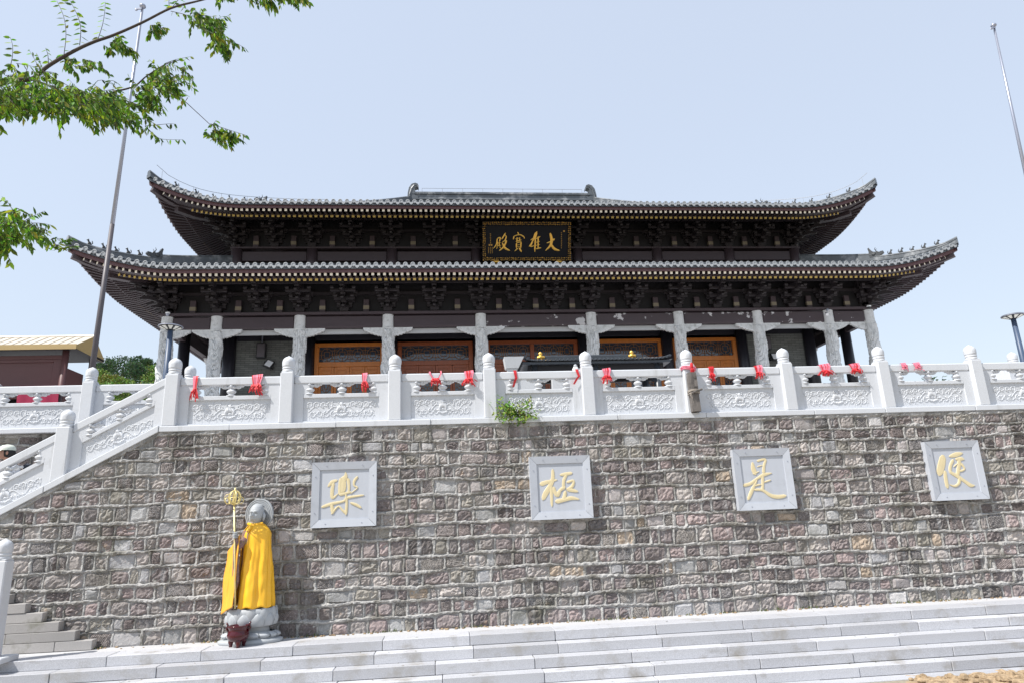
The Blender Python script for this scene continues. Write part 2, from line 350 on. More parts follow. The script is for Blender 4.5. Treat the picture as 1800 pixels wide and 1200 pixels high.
# hillside behind on the left
b = MB(); P = []
for i in range(31):
    y = 62 + i*4.0; row = []
    for k in range(41):
        x = -130 + k*4.0
        h = 3 + 21.5*math.exp(-((x+50)/34)**2)*min(1, max(0, (y-62)/26))
        row.append((x, y, -2 + h + 1.0*mnoise.noise((x*.08, y*.08, 0))))
    P.append(row)
b.grid(P); b.build('hill', MAT['hill'], smooth=True, kind='structure')

# upper terrace: walkway behind the wall, raised court, plinth of the hall
slab('walkway_floor', -4.2, 24, .22, 1.75, 2.9, 3.10, MAT['floor'], kind='structure')
slab('upper_court', -30, 40, 1.95, 60, -.5, 3.40, MAT['floor'], kind='structure')
slab('hall_plinth', -11.5, 18.2, 10.3, 34, 3.40, 4.60, MAT['granite'], kind='structure')

root = bpy.data.objects.new('front_steps', None); COL.objects.link(root); root['kind'] = 'structure'
for k in range(6):
    y1 = -.82 - .22*k; zt = .04 - .131*k
    x = -9.0 + R.uniform(-.6, 0)
    while x < 13:
        L = R.choice([1.18, 1.3, 1.3, 1.42]) + R.uniform(-.05, .05)
        b = MB(); dz = R.uniform(-.004, .004); dy = R.uniform(-.006, .006)
        b.box(x+.0035, x+L-.0035, y1+dy, y1+.41, zt-.131+.003, zt+dz, bev=.006)
        b.build('step_block', MAT['granite'], root); x += L
b = MB(); b.box(-10, 14, -1.9, -.45, -.60, -.05)
for k in range(6): pass
# core under the blocks, stepped
b = MB()
for k in range(5): b.box(-10, 14, -.80-.22*k, -.43, -.62, -.10-.131*k)
b.build('step_core', MAT['old_granite'], root)

root = bpy.data.objects.new('side_steps', None); COL.objects.link(root); root['kind'] = 'structure'
for k in range(9):
    x1 = -4.93 - .235*k; zt = .04 + .131*(k+1); x = x1
    while x > -9.5:
        L = R.uniform(.45, 1.0); L = min(L, x+9.6)
        b = MB(); b.box(x-L+.003, x-.003, -.17+R.uniform(-.006, .006), -.03, zt-.129, zt-.002, bev=.006)
        b.build('step_block', MAT['old_granite'], root); x -= max(L, .2)

b = MB(); b.c = (.2, .15, .05)
for k in range(110):                                           # fallen leaves and grit lying on the treads
    i = R.randrange(0, 6); x = R.uniform(-6, 10); y = -.82-.22*i+R.uniform(.0, .20) if i else R.uniform(-.8, -.1); z = .042-.131*i
    b.c = R.choice([(.16, .13, .05), (.10, .12, .04), (.20, .14, .07), (.08, .06, .04)]); b.leaf((x, y, z+.004), (R.uniform(-1, 1), R.uniform(-1, 1), .1), R.uniform(.02, .045), R.uniform(.008, .02), (0, 0, 1))
b.build('leaf_litter', MAT['shrub'], None, kind='stuff')
# ------------------------------------------------------------------ rubble stone retaining wall
KSL = .551
def ztop(x): return 3.075 if x >= -4.36 else 3.075 + KSL*(x+4.36)
PAL = [((.205,.172,.176), 26), ((.165,.140,.146), 20), ((.250,.230,.226), 22), ((.265,.205,.208), 12), ((.130,.118,.120), 9), ((.32,.295,.285), 14), ((.33,.255,.180), 3.5), ((.225,.215,.190), 10)]
def pick_col(kind):
    if kind == 'smooth': c = R.choice([(.29,.305,.335), (.33,.335,.35), (.27,.285,.30), (.31,.29,.30)])
    elif kind == 'groove': c = R.choice([(.30,.265,.265), (.26,.25,.26), (.33,.31,.295), (.25,.205,.205)])
    else:
        t = R.uniform(0, sum(q for _, q in PAL)); c = PAL[0][0]
        for cc, q in PAL:
            t -= q
            if t <= 0: c = cc; break
    f = R.uniform(.88, 1.38); g = .35*c[0]+.45*c[1]+.20*c[2]; return tuple(min(1, f*(v*.66+g*.34)*k) for v, k in zip(c, (1.0, 1.0, .985)))
def stone_shape(b, x0, x1, z0, z1, y0, top):
    r = R.random(); wd = x1-x0; kind = 'rough' if r < .74 else ('groove' if r < .90 else 'smooth')
    b.c = pick_col(kind)
    if kind == 'groove':
        a = R.choice([0, 0, 90, 35, 60, 120, 145]) + R.uniform(-8, 8); fq = 2*math.pi/R.uniform(.019, .026); b.g = (math.cos(rad(a))*fq, 0, math.sin(rad(a))*fq)
    else: b.g = (0, 0, 0)
    nx = max(5, min(12, int(wd/.031))); nzn = 6
    bulge = R.uniform(.004, .024); amp = {'rough': R.uniform(.010, .024), 'groove': .004, 'smooth': .002}[kind]
    tiltx = R.uniform(-.014, .014); tiltz = R.uniform(-.012, .012)
    jx0, jx1, jz0, jz1 = [R.uniform(-.008, .008) for _ in range(4)]; rc = R.uniform(.12, .34) if kind == 'rough' else .06
    P = []
    for j in range(-1, nzn+2):
        row = []
        for i in range(-1, nx+2):
            u = min(1, max(0, i/nx)); v = min(1, max(0, j/nzn)); skirt = i < 0 or j < 0 or i > nx or j > nzn
            cu = (2*u-1); cv = (2*v-1); k = 1 - rc*.5*abs(cu)**3*abs(cv)**3
            xx = (x0+x1)/2 + (wd/2)*cu*k + jx0*cv*(1-u) + jx1*cv*u; zz = (z0+z1)/2 + (z1-z0)/2*cv*k + jz0*cu*(1-v) + jz1*cu*v
            ed = min(min(u, 1-u)*wd, min(v, 1-v)*(z1-z0)); mm = min(1, ed/.022)
            if not skirt and 0 < i < nx and 0 < j < nzn: xx += R.uniform(-.008, .008); zz += R.uniform(-.006, .006)
            yy = y0 - .006 - mm*bulge*(1 if kind != 'rough' else .8+.2*(1-abs(cu)*abs(cv))) - tiltx*cu*mm - tiltz*cv*mm
            if kind == 'rough': yy -= mm*amp*R.uniform(-1, 1)*.8 + .3*amp*R.uniform(-1, 1)
            else: yy -= mm*amp*R.uniform(-1, 1)
            if skirt: yy = y0 + .03
            row.append((xx, yy, min(zz, top((xx))-.004)))
        P.append(row)
    b.grid(P)
def bead(b, pts, hw, hh, horizontal):
    P = []; sd = R.uniform(0, 99)
    for (x, y, z) in pts:
        q_ = mnoise.noise((x*2.3+sd, z*2.3, 0)) + .6*mnoise.noise((x*7+sd, z*7, 4))
        a = hw*R.uniform(.75, 1.3)*(1+.75*q_); h = max(.008, hh*R.uniform(.7, 1.25)*(1+.8*q_)); off = R.uniform(-.005, .005) + .012*mnoise.noise((x*4+sd, z*4, 9))
        prof = [(-1.5, .02), (-1, -.25*h), (-.45, -h*R.uniform(.8, 1)), (.45, -h*R.uniform(.85, 1.1)), (1, -.3*h), (1.5, .02)]
        P.append([(x+R.uniform(-.004, .004), y+q+R.uniform(-.005, .005), z+off+s_*a+R.uniform(-.003, .003)) if horizontal else (x+off+s_*a+R.uniform(-.003, .003), y+q+R.uniform(-.004, .004), z) for s_, q in prof])
    b.grid(P, flip=not horizontal)
def rubble_wall(root, xa, xb, za, y0, top, course, nmax, zmin):
    stones = []; mb = MB()
    n = int(round((3.075-za)/course)) if top is ztop else int(round((top(0)-za)/course))
    hs_ = [course*R.uniform(.88, 1.12) for _ in range(n)]; sc = ((top(0)-za))/sum(hs_); zs = [za]
    for h in hs_: zs.append(zs[-1]+h*sc)
    ph = [(R.uniform(0, 9), R.uniform(.5, .9)) for _ in zs]
    def zc(k, x): return zs[k] + (0 if k in (0, n) else .016*math.sin(x*ph[k][1]*2+ph[k][0]) + .010*math.sin(x*5.1+ph[k][0]*3))
    # backing sheet
    P = []; xs = np.arange(xa, xb+.01, .07)
    for t in np.linspace(0, 1, 40):
        P.append([(x, y0 + .004*R.uniform(-1, 1), za + (top(x)-za)*t) for x in xs])
    mb.grid(P)
    for k in range(n):
        x = xa + R.uniform(0, .1)
        while x < xb:
            L = R.choices([R.uniform(.13, .19), R.uniform(.19, .29), R.uniform(.29, .42)], [2.2, 5, 2.6])[0]
            x0, x1 = x+R.uniform(.012, .024), x+L-R.uniform(.012, .024); xm = (x0+x1)/2; z0 = zc(k, xm)+R.uniform(.016, .032); z1 = zc(k+1, xm)-R.uniform(.018, .038)
            if z0 < top(x0)-.05 and z0 < top(x1)-.03 and (z1 > zmin): stones.append((x0, x1, z0, z1))
            if z0 < top(x)-.06:
                zt = min(z1+.01, top(x)-.02)
                bead(mb, [(x+R.uniform(-.006, .006), y0, z) for z in np.linspace(z0-.012, zt, 6)], .018, R.uniform(.014, .030), False)
            x += L
        if k:
            seg = [x for x in np.arange(xa, xb, .034) if zc(k, x) < top(x)-.03]
            if len(seg) > 2: bead(mb, [(x, y0, zc(k, x)+R.uniform(-.005, .005)) for x in seg], .021, .038, True)
    # smeared mortar under the coping
    P = []
    for t in (0, .35, .7, 1.0): P.append([(x, y0-(.0 if t in (0,) else R.uniform(.018, .045)), top(x)-.075+.075*t) for x in np.arange(xa, xb, .05)])
    mb.grid(P)
    mb.build('mortar', MAT['mortar'], root)
    stones.sort(key=lambda s_: -((s_[1]-s_[0])*(s_[3]-s_[2]))/(((s_[0]+s_[1])/2)**2 + 120) if -6.6 < s_[0] < 10.3 else 0)
    rest = MB(); rest.c = (0, 0, 0)
    for i, s_ in enumerate(stones):
        if i < nmax:
            q = MB(); q.c = (0, 0, 0); stone_shape(q, *s_, y0, top); q.build('stone', MAT['stone'], root)
        else: stone_shape(rest, *s_, y0, top)
    if len(stones) > nmax: rest.build('stone_infill', MAT['stone'], root, kind='stuff')
wall = thing('stone_wall', 'tall retaining wall of rough purple-grey stones in courses below the white balustrade', 'wall')
rubble_wall(wall, -8.6, 12.2, 0.0, 0.0, ztop, .218, 300, 0)
b = MB(); b.v = [(-8.6, .04, -.3), (12.2, .04, -.3), (12.2, .04, 3.07), (-4.36, .04, 3.07), (-8.6, .04, ztop(-8.6))]
n_ = len(b.v); b.v += [(x, .20, z) for x, y, z in b.v]; b.f = [tuple(range(n_)), tuple(range(2*n_-1, n_-1, -1))] + [(i, i+n_, (i+1) % n_+n_, (i+1) % n_) for i in range(n_)]
b.build('wall_core', MAT['mortar'], wall)
x = -4.36
for L in [1.05, 1.62, 1.48, 1.30, 1.75, 1.5, 1.9, 1.28, 1.66, 1.5, 1.8]:
    b = MB(); b.box(x+.003, x+L-.003, -.055+R.uniform(-.006, .006), .22, 3.078, 3.168+R.uniform(-.003, .003), bev=.008)
    b.build('coping_stone', MAT['marble'], wall); x += L
x = -4.36
for L in (1.55, 1.7, 1.4):
    x0 = x-L; sh = Matrix(((1, 0, 0, 0), (0, 1, 0, 0), (KSL, 0, 1, 3.078+KSL*4.36), (0, 0, 0, 1)))
    b = MB(); b.box(x0+.003, x-.003, -.055, .22, 0, .105, bev=.008, M=sh); b.build('coping_stone', MAT['marble'], wall); x = x0
sw = thing('stair_wall', 'short stretch of rough stone wall behind the sloping stair balustrade', 'wall')
rubble_wall(sw, -9.5, -4.3, 1.0, 1.80, lambda x: 3.36, .215, 120, 2.2)
b = MB(); b.box(-9.5, -4.3, 1.83, 1.94, .0, 3.35); b.build('wall_core', MAT['mortar'], sw)
b = MB(); b.box(-9.5, -6.2, 1.66, 1.95, 3.365, 3.45, bev=.008); b.build('coping_stone', MAT['marble'], sw)
b = MB(); b.box(-6.195, -4.3, 1.66, 1.95, 3.365, 3.45, bev=.008); b.build('coping_stone', MAT['marble'], sw)
# flight of stairs behind the wall
root = bpy.data.objects.new('upper_stairs', None); COL.objects.link(root); root['kind'] = 'structure'
for k in range(16):
    x1 = -4.22 - .272*k; zt = 3.10 - .15*k
    b = MB(); b.box(x1-.30, x1, .215, 1.79, zt-.30, zt-.15, bev=.006); b.build('step_block', MAT['granite'], root)

# weeds and grit along the foot of the wall
b = MB(); b.c = (.1, .15, .04)
for k in range(700):
    x = R.uniform(-5, 11); 
    if mnoise.noise((x*1.7, 3, 0)) < .05: continue
    b.c = R.choice([(.10, .13, .035), (.14, .15, .06), (.07, .10, .03)]); b.leaf((x, -.05-R.uniform(0, .05), .034), (R.uniform(-.6, .6), R.uniform(-.6, .1), 1), R.uniform(.02, .06), .012, (R.uniform(-1, 1), -1, .2))
b.build('weeds', MAT['shrub'], None, kind='stuff')
b = MB()
for k in range(260):
    x = R.uniform(-5, 11); r = R.uniform(.006, .022); b.ball((x, -.06-abs(R.gauss(0, .05)), .036+r*.3), r*1.4, r, r*.8, 5, 3)
b.build('grit', MAT['dirt'], None, kind='stuff')
# ------------------------------------------------------------------ carved marble balustrades
def finial_profile():
    return [(.092, 0), (.095, .010), (.095, .030), (.088, .036), (.088, .042), (.095, .048), (.096, .072), (.089, .078), (.089, .084), (.096, .090), (.097, .108), (.099, .140), (.099, .168), (.094, .192), (.080, .218), (.056, .240), (.026, .256), (.0, .272)]
def finial_mesh():
    b = MB(); prof = finial_profile(); n = 24; P = []
    for r, z in prof:
        P.append([((r*(1 + (.05 if z > .105 else 0)*math.cos(10*(2*math.pi*k/n)))*math.cos(2*math.pi*k/n)), r*(1 + (.05 if z > .105 else 0)*math.cos(10*(2*math.pi*k/n)))*math.sin(2*math.pi*k/n), z) for k in range(n)])
    b.grid(P, wrap=True); return b.mesh('finial', MAT['marble'], True)
FIN = finial_mesh()
def post_mesh(h=.82, w=.205):
    b = MB(); b.box(-w/2, w/2, -w/2, w/2, 0, h, bev=.014)
    b.box(-w/2+.01, w/2-.01, -w/2+.01, w/2-.01, h, h+.015, bev=.006); return b.mesh('post', MAT['marble'])
POST = post_mesh()
def spiral(cx, cz, r0, turns, a0, sgn, n=18):
    return [(cx + r0*(1-t*.88)*math.cos(a0+sgn*turns*2*math.pi*t), cz + r0*(1-t*.88)*math.sin(a0+sgn*turns*2*math.pi*t)) for t in np.linspace(0, 1, n)]
def carving_mesh(L, H, rng):
    b = MB(); y = .012
    def line(pts, r0, r1):
        m_ = len(pts); b.tube([(p[0], y, p[1]) for p in pts], [r0+(r1-r0)*i/(m_-1) for i in range(m_)], n=5, flat=1.0)
    cx, cz = 0, .0
    for k in range(-3, 4):                                     # lotus
        a = k*.42; b.ball((cx+math.sin(a)*.062, y, cz-.02+math.cos(a)*.05), .020+.002*abs(k), .022, .045, 8, 5)
    for k in range(-2, 3):
        a = k*.62; b.ball((cx+math.sin(a)*.10, y+.004, cz-.055+math.cos(a)*.018), .040, .018, .018, 8, 5)
    b.ball((cx, y, cz+.075), .045, .020, .040, 8, 5)
    for k in range(-3, 4): b.ball((cx+k*.026, y-.004, cz-.105+abs(k)*.008), .018, .016, .020, 6, 4)
    for k in range(9): b.ball((cx+rng.uniform(-.05, .05), y-.008, cz+rng.uniform(.05, .115)), .012, .012, .010, 6, 4)
    for s_ in (-1, 1):                                         # running scrolls with leaves
        stem = [(s_*(.07+t*(L/2-.10)), .055*math.sin(t*9.5+.6)*(1) - .01) for t in np.linspace(0, 1, 26)]
        line(stem, .011, .008)
        nS = int(L/.135)
        for i in range(nS):
            t = (i+.5)/nS; X = .10+t*(L/2-.13); up = 1 if i % 2 else -1
            r0 = rng.uniform(.045, .060)
            line([(s_*p[0], p[1]) for p in spiral(X, up*H*.25, r0, 1.45, rng.uniform(-.5, .5) - up*1.2, up)], .0115, .006)
            for q in range(5):
                aa = rng.uniform(0, 6.28); rr = rng.uniform(.035, .075); px = s_*(X+math.cos(aa)*rr); pz = up*H*.25+math.sin(aa)*rr*.8
                if abs(pz) < H/2-.01: b.ball((px, y+.002, pz), rng.uniform(.010, .018), .016, rng.uniform(.009, .015), 6, 4)
            line([(s_*(X-.02+.05*u), -up*(H*.18+.03*math.sin(u*4)+.025*u)) for u in np.linspace(0, 1, 8)], .010, .004)
            line([(s_*(X+.03-.03*u), -up*(H*.34-.02*math.sin(u*4)+.05*u)) for u in np.linspace(0, 1, 7)], .010, .004)
    return b.mesh('carving', MAT['marble'], True)
CARV = [carving_mesh(1.14, .31, random.Random(3)), carving_mesh(1.14, .31, random.Random(11))]
def vase_mesh():
    b = MB(); b.lathe([(.055, .0), (.055, .012), (.035, .022), (.028, .030), (.040, .042), (.054, .065), (.055, .078), (.042, .096), (.028, .106), (.034, .114), (.030, .122)], 14)
    for s_ in (-1, 1):                                         # cloud scroll under the rail
        b.tube([(s_*(.075+p[0]), -.012, .150+p[1]) for p in spiral(0, 0, .036, 1.3, 1.6, -1 if s_ > 0 else -1)], [.014]*18, n=6)
        b.ball((s_*.075, .01, .150), .038, .036, .034, 8, 5); b.ball((s_*.025, .0, .140), .034, .040, .026, 8, 5); b.ball((s_*.118, .01, .165), .026, .034, .022, 8, 5)
    b.ball((0, -.012, .155), .024, .045, .030, 8, 5)
    return b.mesh('vase', MAT['marble'], True)
VASE = vase_mesh()
def panel(root, x0, x1, y, zb, k=0.0):
    L = x1-x0; sh = Matrix(((1, 0, 0, 0), (0, 1, 0, 0), (k, 0, 1, 0), (0, 0, 0, 1))); b = MB()
    w_ = .15; w2 = .24
    b.box(0, L, .062, .15, .0, .035, M=sh); b.box(0, w_, .062, .15, .0352, .64, M=sh); b.box(L-w_, L, .062, .15, .0352, .64, M=sh)
    b.box(w_, L-w_, .090, .15, .0352, .405, M=sh); b.box(w_, L-w_, .060, .152, .405, .468, bev=.006, M=sh)
    b.box(w_, w2, .0625, .1495, .4682, .6398, M=sh); b.box(L-w2, L-w_, .0625, .1495, .4682, .6398, M=sh)
    b.box(0, L, .050, .162, .640, .770, bev=.014, M=sh)
    for s_ in (0, 1):                                          # rounded recess corners
        xx = w_ if s_ == 0 else L-w_; d = 1 if s_ == 0 else -1
        b.prism([(xx, .035), (xx+d*.05, .035), (xx+d*.018, .055), (xx, .085)][::(1 if d < 0 else -1)], .064, .1, M and None or None) if False else None
    o = b.build('panel', MAT['marble'], root); o.location = (x0, y, zb)
    for xx in (w2, L/2, L-w2):
        v = link('vase', VASE, o, (xx, .106, .468+k*xx)); v.scale = (1.35, 1.1, 1)
    c = link('carving', CARV[R.randrange(2)], o); sx = (L-.40)/1.14
    c.matrix_local = Matrix(((sx, 0, 0, L/2), (0, 1, 0, .080), (k*sx, 0, 1, .218+k*L/2), (0, 0, 0, 1)))
    return o
def post(root, x, y, z, h=.82):
    o = link('post', POST, root, (x, y, z)); link('finial', FIN, o, (0, 0, .832)); return o
fb = thing('balustrade', 'long white carved marble balustrade along the top of the stone wall', 'balustrade', (0, 0, 0))
PX = [-4.24, -2.485, -.785, .755, 2.39, 4.145, 5.88, 7.645, 9.40, 11.15]
for x in PX: post(fb, x, .075, 3.17)
for a, c_ in zip(PX, PX[1:]): panel(fb, a+.103, c_-.103, 0, 3.17)
sb = thing('stair_balustrade', 'sloping white carved balustrade climbing the stair at the wall end', 'balustrade')
for x in (-5.76, -7.28): post(sb, x, .075, 3.183 + KSL*(x+4.36) - .03)
panel(sb, -5.657, -4.343, 0, 3.183+KSL*(-5.657+4.36), KSL); panel(sb, -7.177, -5.863, 0, 3.183+KSL*(-7.177+4.36), KSL)
bb = thing('landing_balustrade', 'level white carved balustrade behind the sloping stair balustrade', 'balustrade')
for x in (-9.85, -8.10, -6.33, -4.62): post(bb, x, 1.775, 3.45)
for a, c_ in ((-9.85, -8.10), (-8.10, -6.33), (-6.33, -4.62)): panel(bb, a+.103, c_-.103, 1.70, 3.45)
# newel post at the foot of the side steps
np_ = thing('newel_post', 'white marble post on a square base at the foot of the side steps', 'post', (-5.885, -.82, .04))
b = MB(); b.box(-.21, .26, -.20, .2, 0, .07, bev=.01); b.build('base', MAT['marble'], np_)
o = link('post', post_mesh(1.19, .20), np_, (0, 0, .07)); link('finial', FIN, o, (0, 0, 1.202))
cp = thing('court_post', 'white marble post on a broad block beyond the far end of the balustrade', 'post', (12.16, 2.2, 3.40))
b = MB(); b.box(-.34, .42, -.2, .2, 0, .83, bev=.012); b.build('block', MAT['marble'], cp)
o = link('post', post_mesh(.12, .2), cp, (0, 0, .83)); link('finial', FIN, o, (0, 0, .135))

# ------------------------------------------------------------------ brush lettering
def brush(b, pts, y0, h, sx, sz, ox, oz, ws, k=5):
    """one brush stroke: pts (u, v, width) -> a domed ribbon standing on the plane y = y0"""
    P = smooth_path(pts, k); m_ = len(P); rows = []
    XY = [np.array((ox+p[0]*sx, oz+p[1]*sz)) for p in P]
    for i in range(m_):
        t = XY[min(i+1, m_-1)]-XY[max(i-1, 0)]; ln_ = np.linalg.norm(t); t = t/ln_ if ln_ > 1e-9 else np.array((1., 0)); nn = np.array((-t[1], t[0]))
        wd = max(.5, P[i][2])*ws*.5; p = XY[i]
        if i == 0: p = p-t*wd*.5
        if i == m_-1: p = p+t*wd*.5
        f = .35 if i in (0, m_-1) else 1.0
        rows.append([(p[0]+nn[0]*wd*q*f, y0-hh*h, p[1]+nn[1]*wd*q*f) for q, hh in ((-1, -.1), (-.86, .72), (0, 1), (.86, .72), (1, -.1))])
    b.grid(rows)
def char_mesh(name, strokes, y0, h, sx, sz, ox, oz, ws, mt):
    b = MB()
    for i, s_ in enumerate(strokes): brush(b, s_, y0, h+.0004*i, sx, sz, ox, oz, ws)
    return b.mesh(name, mt)
CH = {}
CH['le'] = [[(290,395,20),(330,352,34),(380,335,22)],[(345,365,28),(332,430,34),(335,510,30),(395,470,6)],[(470,255,8),(470,300,42),(440,335,60)],[(420,320,34),(412,400,36),(412,480,34)],[(448,345,50),(445,400,62),(440,450,50)],[(495,325,34),(505,400,26),(503,460,24)],[(410,482,30),(470,470,26),(525,458,16)],[(592,308,24),(560,350,26),(560,395,18),(592,420,14),(520,475,8)],[(228,600,26),(330,570,30),(450,548,20),(490,515,26),(658,495,16)],[(470,470,16),(482,560,24),(475,682,26)],[(325,572,30),(340,660,36)],[(330,668,26),(395,600,16),(440,640,22),(478,672,26)],[(522,568,18),(580,590,28),(630,620,20)]]
CH['ji'] = [[(360,605,60),(460,575,50),(590,550,20)],[(530,400,36),(530,540,50),(490,640,60),(430,740,70),(395,820,50)],[(505,640,40),(515,780,40),(522,925,26)],[(640,480,30),(720,470,46),(805,458,36)],[(725,480,40),(692,560,40),(685,650,40)],[(545,655,40),(560,720,50),(600,765,60),(640,700,40),(700,660,50)],[(740,590,36),(830,570,30),(812,650,40),(740,690,30)],[(740,690,50),(820,710,50),(892,730,24)],[(715,720,36),(700,800,50),(690,840,40)],[(585,862,60),(700,840,50),(800,820,50),(908,840,22)]]
CH['shi'] = [[(430,378,30),(440,460,60),(468,540,60)],[(500,360,26),(570,338,30),(620,345,30),(597,430,36),(590,535,40)],[(500,440,16),(565,422,14)],[(440,545,20),(520,512,14)],[(300,705,40),(400,680,40),(500,608,30),(600,560,44),(705,540,14)],[(575,585,40),(577,700,36),(570,785,40)],[(600,668,20),(690,640,20)],[(490,640,22),(440,740,40),(400,830,46),(368,905,34)],[(450,715,22),(545,698,20)],[(455,772,26),(570,780,34),(690,860,46),(800,885,50),(905,872,38)]]
CH['bian'] = [[(452,370,80),(430,480,100),(402,590,90),(393,635,44)],[(480,585,40),(490,700,50),(512,815,46)],[(545,372,26),(640,350,60),(735,330,30)],[(600,425,40),(560,510,40),(560,595,40),(620,640,40)],[(640,418,30),(720,410,50),(758,420,24)],[(692,425,50),(682,540,50),(660,655,50)],[(720,480,40),(768,560,22),(700,590,30)],[(608,522,14),(662,480,14)],[(555,598,36),(660,660,50),(760,730,44),(850,795,50),(910,802,12)],[(690,675,40),(682,760,36),(620,800,30),(542,775,12)]]
def plaque(label, xc, zc, inner, ch, crack=False):
    t = thing('plaque', label, 'plaque', (xc, -.118, zc), 'character plaques set on the stone wall')
    h = .487; f = .115
    for a in range(4):                                         # four mitred frame boards
        Rm = Matrix.Rotation(rad(90*a), 4, 'Y'); b = MB(); e = .0025
        out = [(-h+e, h), (h-e, h), (h-f-e, h-f), (-h+f+e, h-f)]
        vs = [(x, y, z) for y in (0.0, .105) for x, z in out]; vs[2] = (vs[2][0], .016, vs[2][2]); vs[3] = (vs[3][0], .016, vs[3][2])
        b.add([Rm @ Vector(v) for v in vs], [(0, 3, 2, 1), (4, 5, 6, 7), (0, 1, 5, 4), (1, 2, 6, 5), (2, 3, 7, 6), (3, 0, 4, 7)])
        b.build('frame_board', MAT['plaque'], t)
        for q in (-.27, .27):
            b = MB(); p = Rm @ Vector((q, .004, h-.055)); b.ball(tuple(p), .008, .006, .008, 8, 4); b.build('bolt', MAT['steel'], t)
    b = MB(); b.box(-h+.1, h-.1, .034, .095, -h+.1, h-.1); b.build('inset_slab', MAT['plaque'], t)
    u0, u1, v0, v1 = inner; sx = (2*(h-f))/(u1-u0); wk = 1.08; sz = -(2*(h-f))/(v1-v0)
    # the strokes were read in a leaning view: undo the lean so that the character stands square
    lean = inner_lean[ch]; st = [[(p[0]-lean*(p[1]-(v0+v1)/2), p[1], p[2]) for p in s_] for s_ in CH[ch]]
    me = char_mesh('character', st, .033, .006, sx, sz, -(u0+u1)/2*sx, -(v0+v1)/2*sz, sx*wk, MAT['gold_paint'])
    link('character', me, t)
inner_lean = {'le': -.02, 'ji': .06, 'shi': .125, 'bian': .19}
plaque('grey stone plaque with a gold 樂 character nearest the robed statue', -1.535, 2.045, (200, 713, 226, 728), 'le')
plaque('grey stone plaque with a gold 極 character under the small ledge plant', 1.82, 2.03, (312, 982, 310, 1005), 'ji')
plaque('grey stone plaque with a gold 是 character, second from the far end of the row', 5.17, 2.045, (275, 909, 283, 957), 'shi')
plaque('grey stone plaque with a gold 便 character, farthest from the robed statue', 8.54, 2.075, (330, 940, 247, 898), 'bian')
# ------------------------------------------------------------------ temple hall
XC = 3.3; hall = thing('temple_hall', 'two-tiered dark timber temple hall with upswept grey tiled roofs and pale carved columns', 'temple', (0, 0, 0))
BAYX = [-12.49, -10.89, -8.15, -5.18, -1.97, 1.97, 5.18, 8.15, 10.89, 12.49]
class Roof:
    def __init__(s, Hx, Yf, Yb, ze, A, L, F, pw, dtop, kx, p1, p2):
        s.Hx, s.Yf, s.Yb, s.ze, s.A, s.L, s.F, s.pw, s.dtop, s.kx, s.p1, s.p2 = Hx, Yf, Yb, ze, A, L, F, pw, dtop, kx, p1, p2
        s.Hy = (Yb-Yf)/2; s.Yc = (Yb+Yf)/2
    def lift(s, c, d):
        a = max(0, 1-c/s.L); q = max(0, 1-d/s.L); return s.A*(a**s.pw)*(q**s.pw), s.F*a*a*q*q
    def pt(s, side, u, d, dz=0.0, extra=0.0):
        """side 0 front, 1 right, 2 back, 3 left; u along the eave from its middle, d inward"""
        half = s.Hx if side in (0, 2) else s.Hy; c = half-abs(u); sg = 1 if u >= 0 else -1
        k = 1 if side in (0, 2) else 1/s.kx
        lf, fl = s.lift(c, d); z = s.ze + s.p1*(d*k) + s.p2*(d*k)**2 + lf + dz
        uu = u + sg*fl; dd = d - fl
        if side == 0: return (XC+uu, s.Yf+dd, z)
        if side == 2: return (XC-uu, s.Yb-dd, z)
        if side == 1: return (XC+s.Hx-dd, s.Yc+uu, z)
        return (XC-s.Hx+dd, s.Yc-uu, z)
    def half(s, side): return s.Hx if side in (0, 2) else s.Hy
    def dmax(s, side): return s.dtop if side in (0, 2) else s.dtop*s.kx
    def kk(s, side): return s.kx if side in (0, 2) else 1/s.kx       # shrink of u per unit d along the hip
LOW = Roof(14.59, 9.90, 34.1, 9.675, .69, 2.95, .17, 1.85, 3.70, 1.0, .34, .012)
UPP = Roof(13.13, 11.36, 32.64, 12.625, .83, 3.0, .12, 2.0, 10.64, .785, .33, .0155)

